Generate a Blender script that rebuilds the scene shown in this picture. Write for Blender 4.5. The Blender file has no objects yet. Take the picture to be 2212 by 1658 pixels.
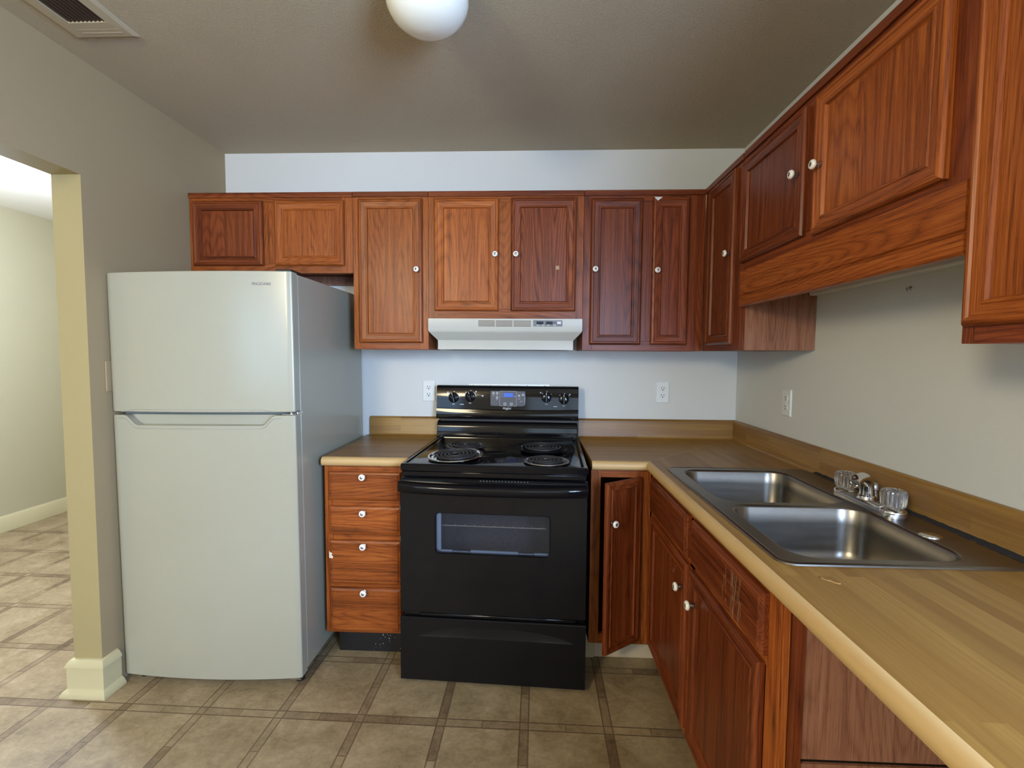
import bpy, bmesh, math, random
from mathutils import Vector, Matrix
random.seed(7)
S = bpy.context.scene
COL = S.collection
R = math.radians

# ------------------------------------------------------------------ camera
F_PX, PITCH, YAW, ROLL = 1030.0, -0.058916, 0.040698, 0.006804
cy_, sy_, cp_, sp_ = math.cos(YAW), math.sin(YAW), math.cos(PITCH), math.sin(PITCH)
fwd = Vector((-sy_*cp_, cy_*cp_, sp_)); rgt = Vector((cy_, sy_, 0)); upv = rgt.cross(fwd)
cr_, sr_ = math.cos(ROLL), math.sin(ROLL)
ax = cr_*rgt + sr_*upv; ay = -sr_*rgt + cr_*upv; az = -fwd
cam = bpy.data.cameras.new('camera'); cam_o = bpy.data.objects.new('camera', cam); COL.objects.link(cam_o)
cam.sensor_fit = 'HORIZONTAL'; cam.sensor_width = 36.0; cam.lens = 36.0*F_PX/2212.0; cam.clip_start = 0.02
cam_o.matrix_world = Matrix(((ax.x, ay.x, az.x, 0.0927), (ax.y, ay.y, az.y, -2.6194), (ax.z, ay.z, az.z, 1.3563), (0, 0, 0, 1)))
S.camera = cam_o
S.view_settings.view_transform = 'Standard'
try: S.view_settings.look = 'None'
except Exception: pass
S.view_settings.exposure = 0.0
S.view_settings.gamma = 1.0
S.view_settings.use_curve_mapping = False
try:
    S.cycles.use_denoising = True
    S.cycles.max_bounces = 10; S.cycles.diffuse_bounces = 6; S.cycles.transparent_max_bounces = 12
    S.cycles.sample_clamp_indirect = 6.0
    S.cycles.caustics_reflective = False; S.cycles.caustics_refractive = False
except Exception: pass

# ------------------------------------------------------------------ world and lights
W = bpy.data.worlds.new('world'); S.world = W; W.use_nodes = True
bg = W.node_tree.nodes['Background']; bg.inputs['Color'].default_value = (0.78, 0.88, 1.0, 1); bg.inputs['Strength'].default_value = 1.0
def area(name, loc, target, sx, sy, power, color):
    l = bpy.data.lights.new(name, 'AREA'); l.shape = 'RECTANGLE'; l.size = sx; l.size_y = sy; l.energy = power; l.color = color
    o = bpy.data.objects.new(name, l); COL.objects.link(o); o.location = loc
    d = (Vector(target)-Vector(loc)); o.rotation_euler = d.to_track_quat('-Z', 'Y').to_euler(); return o
# daylight: the windows; added unseen fills in the side room and the living area
area('window_daylight', (0.25, -5.68, 1.55), (0.25, 0, 1.45), 1.4, 1.2, 24, (0.55, 0.76, 1.0))
area('far_window_daylight', (-2.45, -5.68, 1.55), (-1.6, 0, 1.4), 1.7, 1.15, 40, (0.38, 0.64, 1.0))
area('side_window_daylight', (1.27, -3.3, 1.55), (-1.2, -0.9, 1.2), 1.05, 1.0, 190, (0.46, 0.66, 1.0))
pl = bpy.data.lights.new('side_room_fill', 'POINT'); pl.energy = 150; pl.color = (0.68, 0.78, 1.0); pl.shadow_soft_size = 0.12  # added point fill standing in for daylight in the side room
plo = bpy.data.objects.new('side_room_fill', pl); COL.objects.link(plo); plo.location = (-2.75, -0.25, 2.05)
pl2 = bpy.data.lights.new('living_area_fill', 'POINT'); pl2.energy = 152; pl2.color = (1.0, 0.87, 0.60); pl2.shadow_soft_size = 0.25  # added warm fill, set where it reaches the right wall
plo2 = bpy.data.objects.new('living_area_fill', pl2); COL.objects.link(plo2); plo2.location = (-1.25, -3.75, 2.05)

# ------------------------------------------------------------------ node helpers
class NT:
    def __init__(s, name):
        s.m = bpy.data.materials.new(name); s.m.use_nodes = True; s.t = s.m.node_tree
        s.b = s.t.nodes['Principled BSDF']; s.out = s.t.nodes['Material Output']
    def n(s, typ, **kw):
        nd = s.t.nodes.new(typ)
        for k, v in kw.items(): setattr(nd, k, v)
        return nd
    def l(s, a, b): s.t.links.new(a, b)
    def val(s, x, sock):
        if hasattr(x, 'is_linked') or hasattr(x, 'links'): s.l(x, sock)
        else: sock.default_value = x
    def math(s, op, a, b=0.0, c=None):
        nd = s.n('ShaderNodeMath', operation=op); s.val(a, nd.inputs[0]); s.val(b, nd.inputs[1])
        if c is not None: s.val(c, nd.inputs[2])
        return nd.outputs[0]
    def noise(s, vec, scale=1.0, detail=3.0, rough=0.55, dist=0.0):
        nd = s.n('ShaderNodeTexNoise'); nd.inputs['Scale'].default_value = scale; nd.inputs['Detail'].default_value = detail
        nd.inputs['Roughness'].default_value = rough; nd.inputs['Distortion'].default_value = dist
        if vec is not None: s.l(vec, nd.inputs['Vector'])
        return nd.outputs['Fac']
    def mapping(s, vec, scale=(1, 1, 1), loc=(0, 0, 0), rot=(0, 0, 0)):
        nd = s.n('ShaderNodeMapping'); nd.inputs['Scale'].default_value = scale; nd.inputs['Location'].default_value = loc; nd.inputs['Rotation'].default_value = rot
        s.l(vec, nd.inputs['Vector']); return nd.outputs[0]
    def obj(s): return s.n('ShaderNodeTexCoord').outputs['Object']
    def ramp(s, fac, stops):
        nd = s.n('ShaderNodeValToRGB'); e = nd.color_ramp.elements
        while len(e) < len(stops): e.new(0.5)
        for i, (p, c) in enumerate(stops): e[i].position = p; e[i].color = (*c, 1) if len(c) == 3 else c
        s.l(fac, nd.inputs[0]); return nd.outputs[0]
    def mix(s, fac, a, b, mode='MIX'):
        nd = s.n('ShaderNodeMix', data_type='RGBA', blend_type=mode); s.val(fac, nd.inputs[0])
        for x, i in ((a, 6), (b, 7)):
            if hasattr(x, 'links'): s.l(x, nd.inputs[i])
            else: nd.inputs[i].default_value = (*x, 1)
        return nd.outputs[2]
    def bump(s, h, strength=0.2, dist=0.002):
        nd = s.n('ShaderNodeBump'); nd.inputs['Strength'].default_value = strength; nd.inputs['Distance'].default_value = dist
        s.l(h, nd.inputs['Height']); s.l(nd.outputs[0], s.b.inputs['Normal'])
    def base(s, c):
        if hasattr(c, 'links'): s.l(c, s.b.inputs['Base Color'])
        else: s.b.inputs['Base Color'].default_value = (*c, 1)
    def set(s, rough=None, metal=None, spec=None, coat=None, coat_rough=None):
        if rough is not None: s.val(rough, s.b.inputs['Roughness'])
        if metal is not None: s.b.inputs['Metallic'].default_value = metal
        if spec is not None: s.b.inputs['Specular IOR Level'].default_value = spec
        if coat is not None: s.b.inputs['Coat Weight'].default_value = coat
        if coat_rough is not None: s.b.inputs['Coat Roughness'].default_value = coat_rough

def lin(r, g, b):
    f = lambda c: (c/255/12.92 if c <= 10.3 else ((c/255+0.055)/1.055)**2.4)
    return (f(r), f(g), f(b))
def plain(name, c, rough=0.5, metal=0.0, spec=0.5, coat=0.0, var=0.04, vscale=6.0):
    t = NT(name); n = t.noise(t.obj(), vscale, 3)
    t.base(t.mix(n, tuple(x*(1-var) for x in c), tuple(min(1, x*(1+var)) for x in c)))
    t.set(rough, metal, spec, coat); return t.m

def wood(name, axis, dark, mid, light, rough=0.36, fig=1.0, gain=1.0):
    t = NT(name); co = t.obj()
    oi = t.n('ShaderNodeObjectInfo')
    off = t.n('ShaderNodeVectorMath', operation='SCALE'); cmb = t.n('ShaderNodeCombineXYZ')
    for i in range(3): cmb.inputs[i].default_value = (7.3, 3.1, 5.7)[i]
    t.l(cmb.outputs[0], off.inputs[0]); t.l(oi.outputs['Random'], off.inputs['Scale'])
    add = t.n('ShaderNodeVectorMath', operation='ADD'); t.l(co, add.inputs[0]); t.l(off.outputs[0], add.inputs[1])
    p = add.outputs[0]; i = 'xyz'.index(axis)
    def sc(a, b): v = [a, a, a]; v[i] = b; return tuple(v)
    warp = t.noise(t.mapping(p, sc(5.0, 0.9)), 1.0, 2)
    fine = t.noise(t.mapping(p, sc(420.0, 5.0)), 1.0, 2, 0.6)
    pore = t.noise(t.mapping(p, sc(900.0, 22.0)), 1.0, 1, 0.5)
    band = t.noise(t.mapping(p, sc(46.0, 0.8)), 1.0, 5, 0.65)
    # cathedral figure: contour lines of a stretched noise
    cont = t.noise(t.mapping(p, sc(5.5, 0.5)), 1.0, 1.5, 0.4)
    rings = t.math('FRACT', t.math('MULTIPLY', cont, 44.0))
    rings = t.math('POWER', t.math('ABSOLUTE', t.math('SUBTRACT', t.math('MULTIPLY', rings, 2.0), 1.0)), 2.2)
    g = t.math('MULTIPLY', band, 0.80)
    g = t.math('SUBTRACT', g, t.math('MULTIPLY', t.math('SUBTRACT', rings, 0.3), 0.17*fig))
    g = t.math('ADD', g, t.math('MULTIPLY', t.math('SUBTRACT', fine, 0.5), 0.62))
    g = t.math('SUBTRACT', g, t.math('MULTIPLY', t.math('GREATER_THAN', pore, 0.62), 0.16))
    g = t.math('ADD', g, t.math('MULTIPLY', t.math('SUBTRACT', warp, 0.5), 0.30))
    g = t.math('ADD', g, 0.09)
    col = t.ramp(g, [(0.16, dark), (0.46, mid), (0.82, light)])
    jit = t.math('ADD', 0.86*gain, t.math('MULTIPLY', oi.outputs['Random'], 0.28*gain))
    hsv = t.n('ShaderNodeHueSaturation'); t.l(col, hsv.inputs['Color']); t.l(jit, hsv.inputs['Value'])
    t.base(hsv.outputs[0]); t.set(rough, spec=0.26)
    t.bump(fine, 0.12, 0.0008); return t.m

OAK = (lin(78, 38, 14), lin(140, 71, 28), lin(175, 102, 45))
OAKD = (lin(62, 27, 12), lin(109, 50, 23), lin(146, 78, 39))  # darker wood tone, also carrying painted-in shade on dim fronts
M = {}
for a_ in 'xyz':
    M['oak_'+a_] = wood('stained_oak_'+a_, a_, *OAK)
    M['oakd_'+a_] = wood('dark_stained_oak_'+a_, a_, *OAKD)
M['oakf_z'] = wood('figured_dark_oak', 'z', *OAKD, fig=2.1); M['oakf_x'] = M['oakd_x']
M['ply_z'] = wood('oak_veneer_side', 'z', lin(109, 69, 52), lin(146, 100, 78), lin(166, 124, 103), rough=0.5)

def butcher(name, run):
    t = NT(name); co = t.obj(); sep = t.n('ShaderNodeSeparateXYZ'); t.l(co, sep.inputs[0])
    X, Y, Z = sep.outputs
    along, across = (X, Y) if run == 'x' else (Y, X)
    acr = t.math('ADD', across, Z)          # also steps up the backsplash
    cmb = t.n('ShaderNodeCombineXYZ'); t.l(along, cmb.inputs[0]); t.l(acr, cmb.inputs[1])
    br = t.n('ShaderNodeTexBrick'); t.l(cmb.outputs[0], br.inputs['Vector'])
    br.inputs['Scale'].default_value = 1.0; br.inputs['Mortar Size'].default_value = 0.0; br.inputs['Brick Width'].default_value = 0.62; br.inputs['Row Height'].default_value = 0.031
    br.offset = 0.37; br.squash = 1.0
    br.inputs['Color1'].default_value = (*lin(164, 126, 64), 1); br.inputs['Color2'].default_value = (*lin(128, 90, 40), 1)
    sc = (4.0, 150.0, 150.0) if run == 'x' else (150.0, 4.0, 150.0)
    gr = t.noise(t.mapping(co, sc), 1.0, 4, 0.6, 0.4)
    c = t.mix(t.math('MULTIPLY', t.math('SUBTRACT', gr, 0.30), 1.5), br.outputs['Color'], lin(113, 76, 31), 'MIX')
    wear = t.noise(co, 3.2, 4)
    c = t.mix(t.math('MULTIPLY', wear, 0.35), c, lin(121, 90, 46), 'MIX')
    t.base(c); t.set(0.36, spec=0.42); return t.m
M['butcher_x'] = butcher('butcher_block_laminate_x', 'x'); M['butcher_y'] = butcher('butcher_block_laminate_y', 'y')
def edge_lam(name, run):
    t = NT(name); co = t.obj(); sc = (2.5, 60.0, 60.0) if run == 'x' else (60.0, 2.5, 60.0)
    gr = t.noise(t.mapping(co, sc), 1.0, 4, 0.6, 0.5); w = t.noise(co, 9.0, 4)
    c = t.mix(gr, lin(206, 175, 121), lin(173, 134, 83)); c = t.mix(t.math('MULTIPLY', w, 0.4), c, lin(195, 171, 126))
    t.base(c); t.set(0.42, spec=0.35); return t.m
M['edge_x'] = edge_lam('laminate_front_edge_x', 'x'); M['edge_y'] = edge_lam('laminate_front_edge_y', 'y')

def vinyl():
    t = NT('vinyl_tile'); co = t.obj()
    p = t.mapping(co, rot=(0, 0, R(0.75))); sep = t.n('ShaderNodeSeparateXYZ'); t.l(p, sep.inputs[0]); X, Y, Z = sep.outputs
    PU, PV = 0.3067, 0.335
    u = t.math('DIVIDE', t.math('SUBTRACT', X, 0.0715), PU); v = t.math('DIVIDE', t.math('ADD', Y, 0.965), PV)
    fu = t.math('FRACT', u); fv = t.math('FRACT', v); iu = t.math('FLOOR', u); iv = t.math('FLOOR', v)
    WU, WV = 0.034/PU, 0.039/PV
    su = t.math('LESS_THAN', fu, WU); sv = t.math('LESS_THAN', fv, WV)
    strip = t.math('MAXIMUM', su, sv); both = t.math('MULTIPLY', su, sv)
    def band(f, c, w): return t.math('LESS_THAN', t.math('ABSOLUTE', t.math('SUBTRACT', f, c)), w)
    lw = 0.0085
    lines = t.math('MAXIMUM', t.math('MAXIMUM', band(fu, lw, lw), band(fu, WU, lw)), t.math('MAXIMUM', band(fv, lw, lw), band(fv, WV, lw)))
    # each strip is two pieces end to end
    mid_u = t.math('MULTIPLY', sv, band(fu, (1+WU)/2, lw*0.7)); mid_v = t.math('MULTIPLY', su, band(fv, (1+WV)/2, lw*0.7))
    lines = t.math('MAXIMUM', lines, t.math('MAXIMUM', mid_u, mid_v))
    hu = t.math('GREATER_THAN', fu, (1+WU)/2); hv = t.math('GREATER_THAN', fv, (1+WV)/2)
    cm = t.n('ShaderNodeCombineXYZ')
    t.l(t.math('ADD', t.math('MULTIPLY', iu, 2.0), t.math('MULTIPLY', hu, sv)), cm.inputs[0])
    t.l(t.math('ADD', t.math('MULTIPLY', iv, 2.0), t.math('MULTIPLY', hv, su)), cm.inputs[1])
    t.l(t.math('ADD', su, t.math('MULTIPLY', sv, 2.0)), cm.inputs[2])
    wn = t.n('ShaderNodeTexWhiteNoise', noise_dimensions='3D'); t.l(cm.outputs[0], wn.inputs['Vector'])
    m1 = t.noise(co, 7.0, 6, 0.62, 0.6); m2 = t.noise(co, 55.0, 4, 0.7); m3 = t.noise(t.mapping(co, (22, 40, 1)), 1.0, 5, 0.7, 1.2)
    mm = t.math('ADD', t.math('ADD', t.math('MULTIPLY', m1, 0.5), t.math('MULTIPLY', m2, 0.22)), t.math('MULTIPLY', m3, 0.28))
    tile = t.ramp(mm, [(0.34, lin(112, 95, 69)), (0.5, lin(144, 126, 96)), (0.66, lin(168, 149, 119))])
    sc = t.ramp(mm, [(0.36, lin(80, 64, 45)), (0.5, lin(108, 89, 66)), (0.66, lin(132, 111, 84))])
    sc2 = t.mix(wn.outputs['Value'], sc, tile)
    c = t.mix(strip, tile, sc2); c = t.mix(t.math('MULTIPLY', lines, 0.75), c, lin(88, 72, 52))
    t.base(c); t.set(t.math('ADD', 0.36, t.math('MULTIPLY', m1, 0.2)), spec=0.4)
    t.bump(t.math('SUBTRACT', mm, t.math('MULTIPLY', lines, 0.5)), 0.25, 0.001); return t.m
M['vinyl'] = vinyl()

def paint(name, c, tex=420.0, strength=0.18, stain=0.05, rough=0.62):
    t = NT(name); co = t.obj(); f = t.noise(co, tex, 2); s1 = t.noise(co, 1.7, 4); s2 = t.noise(co, 14.0, 5, 0.7)
    k = t.math('ADD', t.math('MULTIPLY', s1, 0.7), t.math('MULTIPLY', s2, 0.3))
    t.base(t.mix(k, tuple(x*(1-stain*2) for x in c), c)); t.set(rough, spec=0.3); t.bump(f, strength, 0.0012); return t.m
M['wall_white'] = paint('off_white_paint', lin(214, 216, 213))
M['wall_cream_dim'] = paint('dimmed_cream_paint', lin(163, 149, 108)); M['wall_pale'] = paint('pale_cream_paint', lin(178, 171, 142))  # first cream is darkened to put the jamb's dimmer light into the colour
M['wall_taupe'] = paint('taupe_paint', lin(163, 144, 112))
M['trim_white'] = paint('white_trim_paint', lin(200, 190, 152), 90, 0.1, 0.1, 0.5)
def popcorn():
    t = NT('popcorn_ceiling'); co = t.obj(); a = t.noise(co, 150.0, 5, 0.75); b = t.noise(co, 420.0, 2); s1 = t.noise(co, 1.2, 3)
    h = t.math('ADD', t.math('POWER', a, 2.0), t.math('MULTIPLY', b, 0.2))
    c = t.mix(s1, lin(194, 178, 150), lin(209, 195, 168)); t.base(c); t.set(0.7, spec=0.25); t.bump(h, 1.0, 0.009); return t.m
M['popcorn'] = popcorn()
M['ceil_white'] = paint('white_ceiling', lin(236, 234, 222), 160, 0.4)

M['black_gloss'] = plain('black_enamel', (0.004, 0.004, 0.005), 0.09, spec=0.26)
M['black_satin'] = plain('black_satin_enamel', (0.005, 0.005, 0.006), 0.2, spec=0.24)
M['black_rough'] = plain('black_rough_metal', (0.012, 0.011, 0.011), 0.5)
M['coil'] = plain('dark_heating_coil', (0.035, 0.033, 0.035), 0.42, 0.4)
M['chrome'] = plain('chrome', (0.72, 0.72, 0.73), 0.14, 1.0)
M['chrome_dull'] = plain('worn_chrome', (0.42, 0.4, 0.38), 0.3, 1.0, var=0.2, vscale=40)
M['steel_light'] = plain('galvanised_steel', (0.62, 0.62, 0.58), 0.42, 0.8, var=0.12)
M['dark_void'] = plain('dark_recess', (0.012, 0.009, 0.007), 0.8, spec=0.1)
def fridge_white():
    t = NT('white_appliance_enamel'); co = t.obj(); f = t.noise(co, 500.0, 2); s = t.noise(co, 2.0, 3)
    t.base(t.mix(s, lin(156, 153, 136), lin(161, 160, 145))); t.set(0.24, spec=0.55); t.bump(f, 0.05, 0.0004); return t.m
M['fridge'] = fridge_white()
M['fridge_grey'] = plain('grey_gasket', lin(150, 150, 146), 0.5)
M['logo_grey'] = plain('grey_print', lin(92, 96, 106), 0.5)
M['print_white'] = plain('white_print', lin(214, 214, 220), 0.5)
M['print_grey'] = plain('grey_panel_print', lin(150, 154, 166), 0.4)
M['panel_grey'] = plain('grey_control_film', lin(66, 68, 80), 0.25)
M['hood'] = plain('almond_enamel', lin(182, 181, 172), 0.34, var=0.03)
M['hood_slot'] = plain('brown_stained_slot', lin(78, 54, 24), 0.7)
M['switch_plate'] = plain('grey_switch_plate', lin(104, 107, 110), 0.45)
M['porcelain'] = plain('white_porcelain', lin(240, 238, 232), 0.15, spec=0.6, var=0.01)
M['plastic_white'] = plain('white_plastic', lin(220, 223, 221), 0.4)
M['cream_plastic'] = plain('cream_plastic', lin(220, 210, 186), 0.45)
M['toe_white'] = paint('scuffed_white_toe_board', lin(214, 200, 176), 60, 0.2, 0.15)
def steel():
    t = NT('brushed_stainless'); co = t.obj(); n = t.noise(t.mapping(co, (8, 400, 60)), 1.0, 3); s = t.noise(co, 8.0, 4)
    t.base(t.mix(s, (0.19, 0.172, 0.148), (0.29, 0.265, 0.232))); t.set(t.math('ADD', 0.26, t.math('MULTIPLY', n, 0.1)), 1.0); return t.m
M['steel'] = steel()
def toe_black():
    t = NT('speckled_black_toe_board'); co = t.obj(); v = t.noise(co, 140.0, 1, 0.4); m = t.noise(co, 9.0, 2)
    k = t.math('MULTIPLY', t.math('GREATER_THAN', v, 0.69), t.math('GREATER_THAN', m, 0.55))
    t.base(t.mix(k, (0.008, 0.008, 0.011), (0.75, 0.74, 0.72))); t.set(0.35); return t.m
M['toe_black'] = toe_black()
def acrylic():
    t = NT('clear_acrylic'); t.base((0.96, 0.93, 0.9)); t.set(0.06); t.b.inputs['Transmission Weight'].default_value = 0.9; t.b.inputs['IOR'].default_value = 1.46; return t.m
M['acrylic'] = acrylic()
def oven_glass():
    t = NT('tinted_oven_glass'); tr = t.n('ShaderNodeBsdfTransparent'); tr.inputs[0].default_value = (0.8, 0.8, 0.83, 1)
    mx = t.n('ShaderNodeMixShader'); mx.inputs[0].default_value = 0.16
    t.base((0.06, 0.06, 0.065)); t.set(0.1); t.l(tr.outputs[0], mx.inputs[1]); t.l(t.b.outputs[0], mx.inputs[2]); t.l(mx.outputs[0], t.out.inputs['Surface']); return t.m
M['oven_glass'] = oven_glass()
def enamel_speckle():
    t = NT('speckled_grey_enamel'); co = t.obj(); v = t.noise(co, 260.0, 2)
    t.base(t.ramp(v, [(0.4, lin(92, 92, 95)), (0.6, lin(108, 108, 110))])); t.set(0.4); return t.m
M['enamel'] = enamel_speckle()
M['slot_dark'] = plain('dark_slot', lin(40, 40, 44), 0.5)
M['rack_wire'] = plain('pale_rack_wire', lin(190, 184, 166), 0.4)
M['enamel_pale'] = plain('pale_blue_enamel', lin(176, 200, 222), 0.35)
def pane():
    t = NT('window_glass'); tr = t.n('ShaderNodeBsdfTransparent'); mx = t.n('ShaderNodeMixShader'); mx.inputs[0].default_value = 0.06
    t.base((0.9, 0.95, 1)); t.set(0.05); t.l(tr.outputs[0], mx.inputs[1]); t.l(t.b.outputs[0], mx.inputs[2]); t.l(mx.outputs[0], t.out.inputs['Surface']); return t.m
M['pane'] = pane()
def emit(name, c, s):
    t = NT(name); t.base((0.01, 0.02, 0.08)); t.b.inputs['Emission Color'].default_value = (*c, 1); t.b.inputs['Emission Strength'].default_value = s; return t.m
M['lcd'] = emit('blue_display', (0.03, 0.12, 0.75), 0.75); M['lcd_digit'] = emit('blue_display_digit', (0.05, 0.22, 0.95), 0.9)
def opal():
    t = NT('opal_glass'); t.base(lin(226, 225, 214)); t.set(0.25); t.b.inputs['Subsurface Weight'].default_value = 0.0; return t.m
M['opal'] = opal()
M['vent'] = plain('dusty_beige_vent', lin(176, 164, 140), 0.6, var=0.1)
M['vent_dark'] = plain('dark_louver', lin(58, 44, 34), 0.6)
M['grime'] = plain('black_grime', (0.012, 0.01, 0.008), 0.9)
M['scuff'] = plain('chipped_paint', lin(222, 206, 184), 0.7); M['drip'] = plain('dried_drips', lin(172, 140, 108), 0.6)
M['butcher_dark'] = plain('exposed_board', lin(150, 112, 62), 0.7)
M['seam'] = plain('pale_seam', lin(206, 180, 140), 0.6)

# ------------------------------------------------------------------ mesh helpers
class MB:
    """collects shapes, links them as ONE mesh object"""
    def __init__(s): s.bm = bmesh.new()
    def face(s, pts, mi=0):
        f = s.bm.faces.new([s.bm.verts.new(p) for p in pts]); f.material_index = mi; return f
    def box(s, a, b, mi=0):
        x0, y0, z0 = (min(a[i], b[i]) for i in range(3)); x1, y1, z1 = (max(a[i], b[i]) for i in range(3))
        v = [s.bm.verts.new(p) for p in ((x0, y0, z0), (x1, y0, z0), (x1, y1, z0), (x0, y1, z0), (x0, y0, z1), (x1, y0, z1), (x1, y1, z1), (x0, y1, z1))]
        for q in ((0, 3, 2, 1), (4, 5, 6, 7), (0, 1, 5, 4), (1, 2, 6, 5), (2, 3, 7, 6), (3, 0, 4, 7)):
            f = s.bm.faces.new([v[i] for i in q]); f.material_index = mi
        return s
    def loops(s, rings, mi=0, cap0=True, cap1=True, closed=True, mis=None):
        """skin a list of vertex rings; mis(i_ring, j_side) gives a material"""
        vs = [[s.bm.verts.new(p) for p in r] for r in rings]; n = len(rings[0])
        for i in range(len(vs)-1):
            for j in range(n if closed else n-1):
                k = (j+1) % n
                f = s.bm.faces.new((vs[i][j], vs[i][k], vs[i+1][k], vs[i+1][j])); f.material_index = mis(i, j) if mis else mi
        if cap0: f = s.bm.faces.new(vs[0][::-1]); f.material_index = mi
        if cap1: f = s.bm.faces.new(vs[-1]); f.material_index = mi
        return s
    def prism(s, poly, fn0, fn1, mi=0, mis=None):
        """extrude a 2-D outline between two placements"""
        s.loops([[fn0(*p) for p in poly], [fn1(*p) for p in poly]], mi, mis=mis); return s
    def lathe(s, prof, c, axis=(0, 0, 1), seg=32, mi=0, mis=None, cap=True, flute=None):
        A = Vector(axis).normalized(); U = A.orthogonal().normalized(); V = A.cross(U); c = Vector(c); rings = []
        for r, h in prof:
            ring = []
            for k in range(seg):
                t = 2*math.pi*k/seg; rr = r*(1+(flute[1]*math.cos(flute[0]*t) if flute else 0))
                ring.append(c+A*h+U*(rr*math.cos(t))+V*(rr*math.sin(t)))
            rings.append(ring)
        s.loops(rings, mi, cap, cap, mis=(lambda i, j: mis[i]) if mis else None); return s
    def tube(s, pts, r, seg=8, mi=0, caps=True):
        pts = [Vector(p) for p in pts]; rings = []; prevU = None; n = len(pts)
        for i, p in enumerate(pts):
            d = (pts[min(i+1, n-1)]-pts[max(i-1, 0)]).normalized()
            U = d.orthogonal().normalized() if prevU is None else (prevU-d*prevU.dot(d)).normalized()
            prevU = U; V = d.cross(U); rr = r[i] if isinstance(r, (list, tuple)) else r
            rings.append([p+U*(rr*math.cos(2*math.pi*k/seg))+V*(rr*math.sin(2*math.pi*k/seg)) for k in range(seg)])
        s.loops(rings, mi, caps, caps); return s
    def build(s, name, mats, parent=None, origin=None, bevel=0.0, smooth=35, segs=2, recalc=True):
        o0 = Vector(origin) if origin is not None else (parent.location.copy() if parent is not None and parent.get('worldspace') else Vector((0, 0, 0)))
        if o0.length: bmesh.ops.translate(s.bm, verts=s.bm.verts, vec=-o0)
        bmesh.ops.remove_doubles(s.bm, verts=s.bm.verts, dist=1e-6)
        if recalc: bmesh.ops.recalc_face_normals(s.bm, faces=s.bm.faces)
        me = bpy.data.meshes.new(name); s.bm.to_mesh(me); s.bm.free()
        for m in (mats if isinstance(mats, (list, tuple)) else [mats]): me.materials.append(M[m] if isinstance(m, str) else m)
        if smooth:
            me.polygons.foreach_set('use_smooth', [True]*len(me.polygons)); me.set_sharp_from_angle(angle=R(smooth))
        o = bpy.data.objects.new(name, me); COL.objects.link(o)
        if parent is not None:
            o.parent = parent
            if parent.get('worldspace') and origin is not None: o.location = Vector(origin)-parent.location
        elif origin is not None: o.location = origin
        if bevel:
            b = o.modifiers.new('bevel', 'BEVEL'); b.width = bevel; b.segments = segs; b.limit_method = 'ANGLE'; b.angle_limit = R(40)
        return o
def tag(o, label=None, cat=None, group=None, kind=None):
    if label: o['label'] = label
    if cat: o['category'] = cat
    if group: o['group'] = group
    if kind: o['kind'] = kind
    return o
def thing(name, loc, label, cat, group=None, rot=(0, 0, 0), world=True):
    o = bpy.data.objects.new(name, None); COL.objects.link(o); o.location = loc; o.rotation_euler = rot; o.empty_display_size = 0.05
    if world: o['worldspace'] = 1
    return tag(o, label, cat, group)
def struct(o): o['kind'] = 'structure'; return o
def rrect(x0, y0, x1, y1, r, n=5):
    pts = []
    for cx, cy, a0 in ((x1-r, y1-r, 0), (x0+r, y1-r, 90), (x0+r, y0+r, 180), (x1-r, y0+r, 270)):
        for k in range(n+1):
            a = R(a0+90*k/n); pts.append((cx+r*math.cos(a), cy+r*math.sin(a)))
    return pts

# ------------------------------------------------------------------ setting
XL, XR, HC, UY, UX = -1.60, 1.20, 2.4515, -0.2925, 0.9075
REAR = -5.6; SX = -3.89
def slab(name, a, b, mat): return struct(MB().box(a, b).build(name, mat, smooth=0))
slab('floor', (SX-0.1, REAR-0.1, -0.05), (XR+0.1, 2.1, 0.0), 'vinyl')
slab('ceiling', (-1.655, REAR-0.1, HC), (XR+0.1, 0.1, HC+0.05), 'popcorn')
slab('ceiling_side_room', (SX-0.1, REAR-0.1, HC), (-1.655, 2.1, HC+0.05), 'ceil_white')
slab('wall_back', (XL, 0.0, 0.0), (XR+0.1, 0.1, HC), 'wall_white')
def right_wall():
    b = MB()
    Y0, Y1, Z0, Z1 = -3.85, -2.75, 1.02, 2.1
    for a_, c_ in (((XR, Y1, 0), (XR+0.1, 0.0, HC)), ((XR, REAR, 0), (XR+0.1, Y0, HC)), ((XR, Y0, 0), (XR+0.1, Y1, Z0)), ((XR, Y0, Z1), (XR+0.1, Y1, HC))): b.box(a_, c_)
    struct(b.build('wall_right', 'wall_white', smooth=0))
    w = MB(); x0, x1 = XR+0.02, XR+0.06; ym, zm = (Y0+Y1)/2, (Z0+Z1)/2
    for y0, z0, y1, z1 in ((Y0, Z0, Y0+0.045, Z1), (Y1-0.045, Z0, Y1, Z1), (Y0, Z0, Y1, Z0+0.045), (Y0, Z1-0.045, Y1, Z1), (ym-0.02, Z0, ym+0.02, Z1), (Y0, zm-0.02, Y1, zm+0.02)): w.box((x0, y0, z0), (x1, y1, z1))
    wo = struct(w.build('window_2', 'trim_white', smooth=0))
    struct(MB().box((XR+0.038, Y0, Z0), (XR+0.042, Y1, Z1)).build('window_pane', 'pane', wo, smooth=0))
right_wall()
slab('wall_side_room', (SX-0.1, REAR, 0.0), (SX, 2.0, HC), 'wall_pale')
slab('wall_side_room_end', (SX, 2.0, 0.0), (XL, 2.1, HC), 'wall_pale')
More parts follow.
